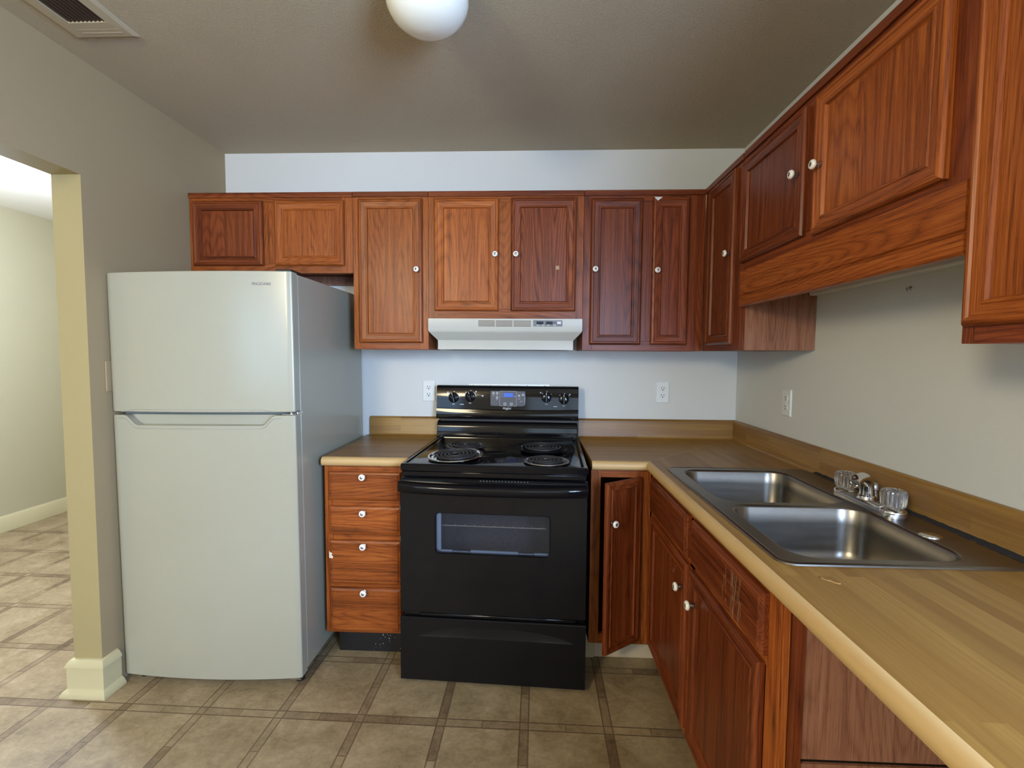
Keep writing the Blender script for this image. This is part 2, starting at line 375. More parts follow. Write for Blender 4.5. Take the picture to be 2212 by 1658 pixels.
# left wall with its doorless opening: taupe on the kitchen side, cream darkened for dimmer light in the jamb and beyond
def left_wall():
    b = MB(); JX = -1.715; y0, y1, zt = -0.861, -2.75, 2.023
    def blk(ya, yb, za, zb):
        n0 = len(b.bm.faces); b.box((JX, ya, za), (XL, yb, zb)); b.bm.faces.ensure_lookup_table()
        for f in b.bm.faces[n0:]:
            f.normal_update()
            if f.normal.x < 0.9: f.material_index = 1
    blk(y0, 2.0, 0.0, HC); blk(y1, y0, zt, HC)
    struct(b.build('wall_left', ['wall_taupe', 'wall_cream_dim'], smooth=0, recalc=False))
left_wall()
# rear wall (behind the camera) with two windows
def rear_wall():
    b = MB()
    def blk(x0, x1, z0, z1): b.box((x0, REAR-0.1, z0), (x1, REAR, z1))
    blk(SX, -3.35, 0, HC); blk(-3.35, -1.55, 2.15, HC); blk(-3.35, -1.55, 0, 0.95); blk(-1.55, -0.5, 0, HC); blk(-0.5, 0.95, 0, 0.95); blk(-0.5, 0.95, 2.15, HC); blk(0.95, 1.2, 0, HC)
    struct(b.build('wall_rear', 'wall_white', smooth=0))
    def glazed(name, pname, x0, x1, z0, z1, t, cross):
        w = MB(); y0, y1 = REAR-0.07, REAR-0.02; xm, zm = (x0+x1)/2, (z0+z1)/2
        bars = [(x0, z0, x0+t, z1), (x1-t, z0, x1, z1), (x0, z0, x1, z0+t), (x0, z1-t, x1, z1), (xm-0.025, z0, xm+0.025, z1)]
        if cross: bars.append((x0, zm-0.02, x1, zm+0.02))
        for a0, c0, a1, c1 in bars: w.box((a0, y0, c0), (a1, y1, c1))
        wo = struct(w.build(name, 'trim_white', smooth=0))
        struct(MB().box((x0, REAR-0.05, z0), (x1, REAR-0.046, z1)).build(pname, 'pane', wo, smooth=0))
    glazed('window_1', 'window_pane', -0.5, 0.95, 0.95, 2.15, 0.045, True); glazed('window_3', 'window_pane', -3.35, -1.55, 0.95, 2.15, 0.045, True)
rear_wall()
# baseboards
def base_profile(): return [(0, 0.0), (0.036, 0.0), (0.036, 0.008), (0.028, 0.022), (0.019, 0.030), (0.018, 0.034), (0.018, 0.112), (0.022, 0.115), (0.022, 0.121), (0.012, 0.140), (0.005, 0.145), (0, 0.146)]
b = MB(); J = -0.861; xo = -1.60
pr = base_profile()
b.loops([[(-1.715-p[0], 0.5, p[1]) for p in pr], [(-1.715-p[0], J-p[0], p[1]) for p in pr], [(xo+p[0], J-p[0], p[1]) for p in pr], [(xo+p[0], -0.795, p[1]) for p in pr]], 0)
struct(b.build('baseboard_left', 'trim_white', smooth=30))
b = MB(); b.prism([(0, 0), (0.016, 0), (0.016, 0.105), (0.008, 0.12), (0, 0.122)], lambda d, z: (SX+d, REAR, z), lambda d, z: (SX+d, 2.0, z))
struct(b.build('baseboard_side_room', 'trim_white', smooth=30))

# ------------------------------------------------------------------ cabinet doors and fronts
PROFILE = [(0.0, 0.0), (0.0, 0.011), (0.004, 0.017), (0.009, 0.019), (0.013, 0.019), (0.0165, 0.0155), (0.036, 0.0125), (0.039, 0.0150), (0.043, 0.0145), (0.0475, 0.007)]
SLAB = [(0.0, 0.0), (0.0, 0.010), (0.003, 0.014), (0.010, 0.0165), (0.013, 0.019)]
def front(parent, name, O, U, N, w, h, tone='oak', prof=PROFILE, grain=None, ks=1.0):
    """a framed door or a drawer front: w along U, h along z, facing N; O is its lower corner on the cabinet face"""
    O, U, N = Vector(O), Vector(U), Vector(N); Z = Vector((0, 0, 1)); b = MB(); rings = []
    ha = 'x' if abs(U.x) >= abs(U.y) else 'y'
    for ins, ht in prof:
        i = ins*ks if ins > 0.013 else ins
        rings.append([O+U*u+Z*v+N*ht for u, v in ((i, i), (w-i, i), (w-i, h-i), (i, h-i))])
    V, H = (0, 1) if grain is None else (1, 1)
    b.loops(rings, V if grain is None else H, True, True, mis=lambda i, j: (H if j in (0, 2) else V))
    o = b.build(name, [M['%s_z' % tone], M['%s_%s' % (tone, ha)]], parent, origin=tuple(O), smooth=20)
    return o
def knob(parent, P, N, r=0.0135):
    """white porcelain knob with a dark stem and a steel screw head; P is on the door's face, in world space"""
    b = MB()
    prof = [(0.0085, 0.0), (0.0085, 0.002), (0.005, 0.004), (0.0045, 0.010), (0.009, 0.0125), (r*0.97, 0.016), (r, 0.0195), (r*0.9, 0.0235), (r*0.62, 0.0255), (r*0.45, 0.0252), (r*0.43, 0.0238), (r*0.2, 0.0258), (0.0002, 0.0262)]
    b.lathe(prof, (0, 0, 0), N, 20, 0, mis=[1, 1, 1, 1, 0, 0, 0, 0, 0, 1, 1, 1])
    o = b.build('knob', ['porcelain', 'chrome_dull'], parent, origin=None, smooth=50)
    w = Vector(parent.parent.location) if parent.parent else Vector((0, 0, 0))
    o.location = Vector(P)-w-Vector(parent.location); o['label'] = 'white porcelain knob'
    return o
def frame(parent, boards, y_or_x, t, axis, tone='oak'):
    """face frame: boards (a0,z0,a1,z1,'v'|'h') in the plane of the cabinet front"""
    b = MB(); ha = 'x' if axis == 'y' else 'y'
    for a0, z0, a1, z1, d in boards:
        if axis == 'y': b.box((a0, y_or_x, z0), (a1, y_or_x+t, z1), 0 if d == 'v' else 1)
        else: b.box((y_or_x, a0, z0), (y_or_x+t, a1, z1), 0 if d == 'v' else 1)
    return b.build('face_frame', [M[tone+'_z'], M['%s_%s' % (tone, ha)]], parent, bevel=0.0008, smooth=0)
NY, NX = (0, -1, 0), (-1, 0, 0)
ZT, ZB = 2.142, 1.385
TR = 2.117   # underside of the top moulding
G = 0.0006
def top_trim(parent, x0, x1, tone='oakd'):
    b = MB(); b.box((x0+G, UY-0.008, TR), (x1-G, UY, ZT)); b.build('top_moulding', tone+'_x', parent, bevel=0.002)

def upper_back(label, x0, x1, z0, doors, knobs, cat='cabinet', tones=None, stiles=(), sidemat='oak_z', fr='oak'):
    t = thing('upper_cabinet', ((x0+x1)/2, -0.15, z0), label, cat, 'stained oak wall cabinets')
    b = MB(); b.box((x0+G, UY+0.02, z0+(0.03 if z0 > 1.7 else 0.0)), (x1-G, -0.002, ZT)); 
    b.build('body', [sidemat], t, smooth=0)
    bd = [(x0+G, z0, doors[0][0]+0.012, ZT, 'v'), (doors[-1][2]-0.012, z0, x1-G, ZT, 'v')]
    for a, c in zip(doors[:-1], doors[1:]): bd.append((a[2]-0.012, z0+0.045, c[0]+0.012, TR-0.03, 'v'))
    bd += [(doors[0][0]+0.012, z0, doors[-1][2]-0.012, z0+0.045, 'h'), (doors[0][0]+0.012, TR-0.03, doors[-1][2]-0.012, ZT, 'h')]
    frame(t, bd, UY, 0.02-G, 'y', fr)
    top_trim(t, x0, x1)
    for i, (a0, c0, a1, c1) in enumerate(doors):
        d = front(t, 'door', (a0, UY-G, c0), (1, 0, 0), NY, a1-a0, c1-c0, (tones or {}).get(i, 'oak'))
        for ki, kx, kz in knobs:
            if ki == i: knob(d, (kx, UY-0.018, kz), NY)
        if abs(a0-0.659) < 1e-6:
            b = MB(); b.face([(0.661, UY-0.0205, 2.104), (0.677, UY-0.0205, 2.086), (0.700, UY-0.0205, 2.1035)]); o = b.build('torn_sticker', 'print_white', d, smooth=0, recalc=False); o.location = -Vector(d.location)-t.location
        if abs(a0+0.010) < 1e-6:
            b = MB(); b.face([(0.204, UY-0.0085, 1.770), (0.221, UY-0.0085, 1.770), (0.220, UY-0.0085, 1.788), (0.204, UY-0.0085, 1.787)]); o = b.build('sticker_residue', 'drip', d, smooth=0, recalc=False); o.location = -Vector(d.location)-t.location
    return t
t = upper_back('small oak cabinet above the refrigerator, two doors without knobs', -1.598, -0.782, 1.755, [(-1.576, 1.789, -1.225, 2.101), (-1.165, 1.789, -0.823, 2.101)], [], tones={0: 'oakd'})
MB().box((-1.59, -0.02, 1.735), (-0.80, -0.002, 1.784)).build('nailer', 'ply_z', t, smooth=0)
cabA = upper_back('tall single door oak cabinet between refrigerator and range hood', -0.782, -0.412, ZB, [(-0.753, 1.417, -0.440, 2.107)], [(0, -0.464, 1.768)])
upper_back('two-door oak cabinet directly above the range hood', -0.412, 0.336, 1.536, [(-0.381, 1.573, -0.071, 2.106), (-0.010, 1.572, 0.300, 2.107)], [(0, -0.086, 1.839), (1, 0.013, 1.839)], tones={1: 'oakf'})
upper_back('tall oak cabinet right of the hood with two narrow doors', 0.336, UX-0.001, ZB, [(0.370, 1.413, 0.612, 2.102), (0.659, 1.414, 0.830, 2.106)], [(0, 0.39, 1.768), (1, 0.68, 1.763)], tones={0: 'oakd', 1: 'oakd'}, fr='oakd')  # light falling off towards the corner is painted in as darker oak

def upper_right(label, y0, y1, z0, doors, knobs, tones=None, side=None, zface=None):
    """right-hand run: y0 far, y1 near; doors (far y, z0, near y, z1)"""
    t = thing('upper_cabinet', (UX+0.15, (y0+y1)/2, z0), label, 'cabinet', 'stained oak wall cabinets')
    b = MB(); b.box((UX+0.02, y1+G, z0), (XR-0.002, y0-G, ZT)); n0 = len(b.bm.faces)
    b.build('body', [side or 'oak_z'], t, smooth=0)
    bd = [(doors[0][0]-0.012, z0, y0-G, ZT, 'v'), (y1+G, z0, doors[-1][2]+0.012, ZT, 'v')]
    for a, c in zip(doors[:-1], doors[1:]): bd.append((c[0]-0.012, doors[0][1]+0.012, a[2]+0.012, TR-0.03, 'v'))
    bd += [(doors[-1][2]+0.012, z0, doors[0][0]-0.012, doors[0][1]+0.012, 'h'), (doors[-1][2]+0.012, TR-0.03, doors[0][0]-0.012, ZT, 'h')]
    frame(t, bd, UX, 0.02-G, 'x', 'oakd')
    b = MB(); b.box((UX-0.008, y1+G, TR), (UX, y0-0.009, ZT)); b.build('top_moulding', 'oakd_y', t, bevel=0.002)
    for i, (a0, c0, a1, c1) in enumerate(doors):
        d = front(t, 'door', (UX-G, a0, c0), (0, -1, 0), NX, a0-a1, c1-c0, (tones or {}).get(i, 'oak'))
        for ki, ky, kz in knobs:
            if ki == i: knob(d, (UX-0.018, ky, kz), NX)
    return t
upper_right('narrow oak corner cabinet with one slim door beside the sink cabinets', -0.2935, -0.702, ZB, [(-0.372, 1.410, -0.648, 2.106)], [(0, -0.622, 1.777)], tones={0: 'oakd'}, side='ply_z')  # weaker light in the corner is put into the darker oak tone
t = upper_right('short oak cabinet with two doors and a deep valance over the sink', -0.702, -1.676, 1.692, [(-0.712, 1.720, -1.137, 2.096), (-1.188, 1.709, -1.628, 2.096)], [(0, -1.110, 1.909), (1, -1.222, 1.895)], tones={0: 'oakd'})
b = MB(); pv = [(0.0, 1.556), (-0.004, 1.552), (0.016, 1.552), (0.016, 1.690), (-0.006, 1.690), (-0.006, 1.600), (-0.001, 1.596), (-0.001, 1.592), (-0.006, 1.588), (-0.006, 1.560)]
pv = [(-0.006, 1.557), (-0.002, 1.552), (0.016, 1.552), (0.016, 1.690), (-0.006, 1.690), (-0.006, 1.600), (-0.001, 1.597), (-0.001, 1.593), (-0.006, 1.590)]
b.prism(pv, lambda d, z: (UX+d, -0.704, z), lambda d, z: (UX+d, -1.675, z)); b.build('valance', 'oak_y', t, smooth=20)
upper_right('tall oak cabinet at the right edge, its door starting past the valance', -1.676, -2.36, ZB, [(-1.690, 1.417, -2.325, 2.10)], [], side='oak_z')
t = thing('under_cabinet_rail', (1.18, -1.0, 1.62), 'slim white rail along the right wall, half hidden by the oak valance', 'rail')
b = MB(); b.box((1.165, -1.665, 1.596), (1.199, -0.706, 1.64)); b.build('rail', 'plastic_white', t, bevel=0.006, segs=3)

# ------------------------------------------------------------------ range hood
t = thing('range_hood', (-0.038, -0.15, 1.385), 'almond range hood under the two-door cabinet, above the black range', 'range hood')
hx0, hx1, hy = -0.4095, 0.3335, -0.315
b = MB()
def hr(i, z, top=False): return [(hx0+i, -0.004, z), (hx1-i, -0.004, z), (hx1-i, hy+i, z), (hx0+i, hy+i, z)]
b.loops([hr(0, 1.5345), hr(0, 1.478), hr(0.003, 1.471), hr(0.006, 1.467), hr(0.0385, 1.432), hr(0.0395, 1.428), hr(0.0395, 1.386), hr(0.052, 1.386), hr(0.052, 1.40)], 0)
b.build('shell', 'hood', t, smooth=25)
b = MB()
for g0, g1 in ((-0.166, -0.086), (-0.081, -0.001), (0.004, 0.088)):
    for k in range(5): b.box((g0, hy-0.0008, 1.4975+k*0.0062), (g1, hy+0.003, 1.4975+k*0.0062+0.0028))
b.build('vent_slots', 'hood_slot', t, smooth=0)
b = MB(); b.box((0.099, hy-0.003, 1.4985), (0.238, hy+0.002, 1.5275)); sp = b.build('switch_plate', 'switch_plate', t, bevel=0.001)
for sx_ in (0.131, 0.176):
    b = MB(); b.box((sx_-0.016, hy-0.0045, 1.508), (sx_+0.016, hy-0.002, 1.5215)); b.box((sx_-0.003, hy-0.008, 1.5105), (sx_+0.007, hy-0.004, 1.519)); b.build('rocker_switch', 'black_satin', sp, smooth=0).location = -t.location
b = MB(); b.box((0.196, hy-0.004, 1.5105), (0.212, hy-0.002, 1.5195)); b.box((0.213, hy-0.0042, 1.510), (0.231, hy-0.002, 1.521), 1)
for q in (0.115, 0.14, 0.165, 0.195): b.box((q, hy-0.0034, 1.5025), (q+0.012, hy-0.002, 1.505), 1)
b.build('rating_label', ['panel_grey', 'print_white'], sp, smooth=0).location = -t.location

# ------------------------------------------------------------------ base cabinets
ZC = 0.875   # underside of counters
t = thing('drawer_cabinet', (-0.635, -0.3, 0), 'oak base cabinet of four drawers between refrigerator and range', 'cabinet', 'stained oak base cabinets')
x0, x1 = -0.806, -0.4625
MB().box((x0, -0.58, 0.115), (x1, -0.01, ZC-G)).build('body', 'oak_z', t, smooth=0)
frame(t, [(x0, 0.128, -0.770, ZC-G, 'v'), (-0.475, 0.128, x1, ZC-G, 'v'), (-0.770, 0.128, -0.475, 0.15, 'h'), (-0.770, 0.335, -0.475, 0.36, 'h'), (-0.770, 0.54, -0.475, 0.585, 'h'), (-0.770, 0.69, -0.475, 0.735, 'h'), (-0.770, 0.84, -0.475, ZC-G, 'h'),
          ], -0.60, 0.02-G, 'y')
MB().box((x0+0.03, -0.535, 0.001), (x1, -0.52, 0.114)).build('toe_kick', 'toe_black', t, smooth=0)
for z0, z1, kz in ((0.136, 0.336, 0.325), (0.350, 0.548, 0.531), (0.575, 0.699, 0.677), (0.726, 0.850, 0.835)):
    d = front(t, 'drawer', (-0.783, -0.60-G, z0), (1, 0, 0), NY, 0.315, z1-z0, 'oak', SLAB, 'h')
    knob(d, (-0.628, -0.6195, kz-0.002), NY, 0.0145)
    if z0 == 0.350:
        b = MB(); b.face([(-0.7825, -0.6205, 0.472), (-0.768, -0.6205, 0.468), (-0.764, -0.6205, 0.478), (-0.771, -0.6205, 0.484), (-0.768, -0.6205, 0.493), (-0.778, -0.6205, 0.497), (-0.7825, -0.6205, 0.503)])
        b.build('paint_chip', 'scuff', d, smooth=0, recalc=False).location = Vector((0, 0, 0))-Vector(d.location)-t.location

t = thing('corner_base_cabinet', (0.47, -0.3, 0), 'narrow oak base cabinet right of the range with its door ajar', 'cabinet', 'stained oak base cabinets')
x0, x1 = 0.351, 0.604
b = MB(); b.box((x0, -0.58, 0.112), (x0+0.015, -0.01, ZC-G)); b.box((x1-0.015, -0.58, 0.112), (x1, -0.01, ZC-G)); b.box((x0, -0.03, 0.112), (x1, -0.012, ZC-G)); b.box((x0, -0.58, 0.112), (x1, -0.01, 0.128)); b.box((x0, -0.58, ZC-0.02), (x1, -0.01, ZC-G))
b.build('body', 'oakd_z', t, smooth=0)
frame(t, [(x0, 0.112, 0.392, ZC-G, 'v'), (0.545, 0.112, x1, ZC-G, 'v'), (0.392, 0.112, 0.545, 0.155, 'h'), (0.392, 0.843, 0.545, ZC-G, 'h')], -0.60, 0.02-G, 'y', 'oak')
b = MB(); b.box((x0+0.035, -0.522, 0.001), (0.66, -0.508, 0.111)); b.build('toe_kick', 'toe_white', t, smooth=0)
MB().box((x0-0.012, -0.53, 0.001), (x0+0.033, -0.515, 0.105)).build('toe_kick_patch', 'trim_white', t, smooth=0)
hx, ang, dw = 0.556, R(36), 0.205
Ud = Vector((-math.cos(ang), -math.sin(ang), 0)); Nd = Vector((math.sin(ang), -math.cos(ang), 0))*-1
Nd = Vector((-math.sin(ang), -math.cos(ang), 0)); 
Nd = Vector((math.sin(-ang), -math.cos(ang), 0))
# outward side of the swung door faces left-forward of the hinge line turned by the same angle
Nd = Vector((0, -1, 0)); Nd.rotate(Matrix.Rotation(-0.0, 3, 'Z')); Nd = Vector((math.sin(ang)*1.0, -math.cos(ang), 0))
d = front(t, 'door', (hx+Ud.x*dw, -0.605+Ud.y*dw, 0.138), -Ud, Nd, dw, 0.712, 'oakd', ks=0.8)
kp = Vector((hx, -0.605, 0))+Ud*(dw-0.028)+Nd*0.018; knob(d, (kp.x, kp.y, 0.688), tuple(Nd), 0.0145)

# sink base along the right wall
BX = 0.607
t = thing('sink_base_cabinet', (0.9, -1.13, 0), 'oak sink cabinet with two doors and two false drawer fronts under the double sink', 'cabinet', 'stained oak base cabinets')
y0, y1 = -0.606, -1.655
b = MB(); b.box((BX+0.02, y1+0.02, 0.112), (BX+0.035, y0-G, ZC-G)); b.box((BX+0.035, y0-0.02, 0.112), (XR-0.01, y0-G, ZC-G)); b.box((BX+0.035, y1+0.02, 0.112), (XR-0.01, y0-0.02, 0.128)); b.box((XR-0.025, y1+0.02, 0.112), (XR-0.01, y0-0.02, ZC-G))
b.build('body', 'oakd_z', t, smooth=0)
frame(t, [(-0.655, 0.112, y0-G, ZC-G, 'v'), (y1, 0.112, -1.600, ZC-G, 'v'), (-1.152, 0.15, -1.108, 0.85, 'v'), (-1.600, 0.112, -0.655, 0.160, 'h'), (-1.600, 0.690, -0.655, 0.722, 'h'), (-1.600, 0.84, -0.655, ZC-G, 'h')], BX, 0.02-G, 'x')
b = MB(); b.box((BX+0.022, y1, 0.002), (BX+0.05, y1+0.018, ZC-G)); b.build('end_stile', 'oakd_z', t, smooth=0)
b = MB(); b.box((BX+0.05, y1+0.006, 0.522), (XR-0.01, y1+0.018, ZC-G)); b.box((BX+0.05, y1+0.006, 0.002), (XR-0.01, y1+0.018, 0.512))
ep = b.build('end_panel', 'ply_z', t, smooth=0); ep['label'] = 'pale veneer end panel'
MB().box((BX+0.05, y1+0.012, 0.511), (XR-0.012, y1+0.0185, 0.523)).build('panel_gap', 'dark_void', t, smooth=0)
MB().box((BX+0.055, y1+0.02, 0.001), (BX+0.07, y0-0.02, 0.111)).build('toe_kick', 'oakd_y', t, smooth=0)
for a0, a1 in ((-0.640, -1.108), (-1.150, -1.607)):
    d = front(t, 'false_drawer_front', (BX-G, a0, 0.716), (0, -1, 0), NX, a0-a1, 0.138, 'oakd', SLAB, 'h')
    if a0 < -1:
        b = MB(); random.seed(3)
        for k in range(46):
            yy = random.choice((-1.425, -1.465, -1.475, -1.505))+random.gauss(0, 0.006); zz = random.uniform(0.745, 0.845); w_ = random.uniform(0.0006, 0.0018); h_ = random.uniform(0.01, 0.06)
            b.face([(BX-0.0206, yy, zz), (BX-0.0206, yy-w_, zz), (BX-0.0206, yy-w_*0.7, zz-h_ if zz-h_ > 0.72 else 0.72), (BX-0.0206, yy-w_*0.2, zz-h_*0.8 if zz-h_ > 0.72 else 0.722)])
        o = b.build('drip_marks', 'drip', d, smooth=0, recalc=False); o.location = -Vector(d.location)-t.location; o['kind'] = 'stuff'
for a0, a1, ky in ((-0.652, -1.112, -1.076), (-1.144, -1.598, -1.195)):
    d = front(t, 'door', (BX-G, a0, 0.150), (0, -1, 0), NX, a0-a1, 0.545, 'oakd')  # dimmer light on the sink fronts is painted in as darker oak
    knob(d, (BX-0.018, ky, 0.605), NX, 0.0145)
    if a0 > -1:
        b = MB(); random.seed(9)
        for k in range(9):
            yy = -0.93+random.uniform(-0.05, 0.05); zz = random.uniform(0.60, 0.665); w_ = random.uniform(0.001, 0.003); h_ = random.uniform(0.004, 0.012)
            b.face([(BX-0.0085, yy, zz), (BX-0.0085, yy-w_, zz), (BX-0.0085, yy-w_*0.7, zz-h_), (BX-0.0085, yy-w_*0.2, zz-h_*0.8)])
        o = b.build('scratch_marks', 'scuff', d, smooth=0, recalc=False); o.location = -Vector(d.location)-t.location; o['kind'] = 'stuff'

# ------------------------------------------------------------------ countertops (d = distance from the wall)
CD = 0.622; ZK = 0.914
PROF = [(0.003, ZC), (CD-0.022, ZC), (CD-0.009, ZC+0.002), (CD-0.002, ZC+0.009), (CD, ZC+0.019), (CD-0.002, ZC+0.029), (CD-0.009, ZC+0.037), (CD-0.020, ZK+0.0005), (CD-0.032, ZK),
        (0.535, ZK), (0.125, ZK), (0.030, ZK), (0.024, ZK+0.003), (0.021, ZK+0.009), (0.020, 1.006), (0.017, 1.013), (0.011, 1.017), (0.003, 1.017)]
def emat(i): return 1 if 1 <= i <= 6 else 0
t = thing('countertop', (-0.63, -0.3, ZC), 'short butcher-block laminate countertop between refrigerator and range', 'countertop', 'butcher-block laminate countertops')
b = MB(); b.prism(PROF, lambda d, z: (-0.812+(0.010 if d < 0.03 else 0.0), -d, z), lambda d, z: (-0.4365+max(0.0, CD-d)*0.040, -d, z), mis=lambda i, j: emat(j))
b.build('top', ['butcher_x', 'edge_x'], t, smooth=40)
t = thing('countertop', (0.9, -0.8, ZC), 'long butcher-block laminate countertop turning the corner around the sink', 'countertop', 'butcher-block laminate countertops')
b = MB(); b.prism(PROF, lambda d, z: (0.352, -d, z), lambda d, z: (XR-d, -d, z), mis=lambda i, j: emat(j)); b.build('top', ['butcher_x', 'edge_x'], t, smooth=40)
b = MB(); ys = [None, -0.765, -1.570, -2.72]; n = len(PROF)
rings = [[(XR-d, -d if y is None else y, z) for d, z in PROF] for y in ys]
vs = [[b.bm.verts.new(p) for p in r] for r in rings]
for i in range(3):
    for j in range(n):
        k = (j+1) % n
        if i == 1 and j in (9, 17): pass
        if i == 1 and j == 9: continue
        if i == 1 and j == 0: continue
        f = b.bm.faces.new((vs[i][j], vs[i][k], vs[i+1][k], vs[i+1][j])); f.material_index = emat(j)
b.bm.faces.new(vs[-1])
# ring 0 runs along the mitre, so the far blocks are sheared; fine for a flat top
o = b.build('sink_run_top', ['butcher_y', 'edge_y'], t, smooth=40)
b = MB(); b.face([(XR-0.05, -0.05, ZK+0.0006), (XR-0.053, -0.05, ZK+0.0006), (XR-0.575, -0.572, ZK+0.0006), (XR-0.572, -0.572, ZK+0.0006)][::-1]); b.build('mitre_seam', 'seam', t, smooth=0, recalc=False)
b = MB(); cpts = [(0.683, -1.652), (0.679, -1.660), (0.684, -1.668), (0.690, -1.671), (0.694, -1.679), (0.701, -1.683), (0.706, -1.678)]
b.tube([(x, y, ZK+0.0002) for x, y in cpts], [0.0006, 0.0016, 0.0012, 0.002, 0.0014, 0.002, 0.0006], 6); b.build('burn_chip', 'butcher_dark', t)
b = MB(); random.seed(5); pts0 = []; pts1 = []
for k in range(60):
    y = -0.78-0.83*k/59; pts0.append((XR-0.0205, y, ZK+0.0095+random.uniform(0, 0.0018))); pts1.append((XR-0.036-0.012*(k/59)+random.uniform(0, 0.0022), y, ZK+0.0052))
for k in range(59): b.face([pts0[k], pts0[k+1], pts1[k+1], pts1[k]])
b.build('grimy_caulk', 'grime', t, smooth=60)
MB().box((0.64, -2.70, 0.001), (XR-0.01, -2.68, ZC-G)).build('support_panel', 'ply_z', t, smooth=0)

# ------------------------------------------------------------------ sink
t = thing('kitchen_sink', (0.9, -1.16, ZK), 'double-bowl stainless steel drop-in sink in the right countertop', 'sink')
sx0, sx1, sy0, sy1 = 0.628, 1.166, -1.606, -0.716
bowls = [(0.680, -1.160, 1.055, -0.762), (0.680, -1.568, 1.055, -1.200)]
b = MB(); zt = ZK+0.0048
outer = rrect(sx0+0.012, sy0+0.012, sx1-0.012, sy1-0.012, 0.028)
def edgeloop(pts, z):
    v = [b.bm.verts.new((x, y, z)) for x, y in pts]
    return v, [b.bm.edges.new((v[i], v[(i+1) % len(v)])) for i in range(len(v))]
vo, eo = edgeloop(outer, zt); es = list(eo)
bv = []
for bx0, by0, bx1, by1 in bowls:
    v, e = edgeloop(rrect(bx0-0.008, by0-0.008, bx1+0.008, by1+0.008, 0.068, 7), zt); es += e
bmesh.ops.triangle_fill(b.bm, use_beauty=True, use_dissolve=False, edges=es)
rr = [[(x, y, z) for x, y in rrect(sx0+i, sy0+i, sx1-i, sy1-i, 0.036-i*0.6)] for i, z in ((0.012, zt), (0.007, zt+0.0012), (0.002, zt-0.001), (0.0, ZK+0.0006))]
b.loops(rr, 0, False, False)
b.build('deck', 'steel', t, smooth=30)
for bx0, by0, bx1, by1 in bowls:
    b = MB(); rings = []
    for ins, z, r in ((-0.008, zt, 0.068), (-0.003, zt-0.0015, 0.065), (0.0, zt-0.007, 0.062), (0.004, zt-0.05, 0.060), (0.010, zt-0.125, 0.058), (0.016, zt-0.145, 0.056), (0.027, zt-0.160, 0.052), (0.045, zt-0.168, 0.045), (0.08, zt-0.171, 0.04), (0.11, zt-0.172, 0.03)):
        rings.append([(x, y, z) for x, y in rrect(bx0+ins, by0+ins, bx1-ins, by1-ins, r, 7)])
    b.loops(rings, 0, False, True)
    bo = b.build('bowl', 'steel', t, smooth=60)
    cx, cy = (bx0+bx1)/2, (by0+by1)/2
    b = MB(); b.lathe([(0.045, 0.0), (0.043, 0.003), (0.036, 0.002), (0.030, -0.001), (0.006, -0.001), (0.005, 0.006), (0.0005, 0.007)], (cx, cy, zt-0.1705), seg=28); b.build('drain', 'chrome_dull', t, smooth=40)
b = MB(); b.lathe([(0.024, 0.0), (0.0235, 0.0022), (0.019, 0.0042), (0.010, 0.005), (0.0005, 0.0052)], (1.082, -1.422, zt), seg=28); b.build('hole_cover', 'chrome', t, smooth=50)

# ------------------------------------------------------------------ faucet
fz = zt+0.0004
t = thing('kitchen_faucet', (1.10, -1.178, fz), 'chrome two-handle faucet with clear acrylic knobs behind the sink', 'faucet')
b = MB(); rings = []
for ins, z in ((0.0, fz), (0.0, fz+0.010), (0.003, fz+0.016), (0.010, fz+0.020)):
    rings.append([(x, y, z) for x, y in rrect(1.064+ins, -1.306+ins, 1.132-ins, -1.050-ins, 0.03-ins*0.5, 6)])
b.loops(rings, 0); b.build('base_plate', 'chrome_dull', t, smooth=30)
FX = 1.097
for hy_ in (-1.078, -1.278):
    b = MB(); b.lathe([(0.032, 0.0), (0.032, 0.005), (0.029, 0.010), (0.024, 0.012), (0.022, 0.014), (0.015, 0.015), (0.015, 0.019)], (FX, hy_, fz+0.012), seg=32); c_ = b.build('handle_flange', 'chrome', t, smooth=40)
    b = MB(); b.lathe([(0.020, 0.0), (0.0275, 0.004), (0.0295, 0.014), (0.0300, 0.038), (0.0285, 0.046), (0.024, 0.049), (0.016, 0.0485), (0.013, 0.044), (0.0005, 0.043)], (FX, hy_, fz+0.026), seg=72, flute=(18, 0.035)); b.build('handle', 'acrylic', t, smooth=25)
    b = MB(); b.lathe([(0.006, 0), (0.006, 0.034), (0.0075, 0.036), (0.0005, 0.037)], (FX, hy_, fz+0.026), seg=16); b.build('handle_stem', 'chrome_dull', t, smooth=40)
# spout: tapered riser then a low arc turned towards the far bowl
cy0 = -1.174
b = MB(); b.lathe([(0.026, 0.0), (0.026, 0.005), (0.023, 0.008), (0.023, 0.013), (0.019, 0.016)], (FX, cy0, fz+0.016), seg=28)
pts = [(FX, cy0, fz+0.022), (FX, cy0, fz+0.042), (FX-0.001, cy0-0.001, fz+0.060), (FX-0.006, cy0-0.004, fz+0.074), (FX-0.016, cy0-0.011, fz+0.083), (FX-0.030, cy0-0.021, fz+0.087), (FX-0.046, cy0-0.032, fz+0.087), (FX-0.060, cy0-0.041, fz+0.084)]
b.tube(pts, [0.0205, 0.0190, 0.0178, 0.0168, 0.016, 0.0155, 0.015, 0.0145], 18)
e_ = Vector(pts[-1]); b.lathe([(0.0135, -0.012), (0.0155, -0.008), (0.0155, 0.004), (0.0145, 0.006), (0.0145, 0.012), (0.011, 0.0125), (0.010, 0.010), (0.0005, 0.0095)], e_, (-0.72, -0.5, -0.55), seg=24)
b.build('spout', 'chrome', t, smooth=45)
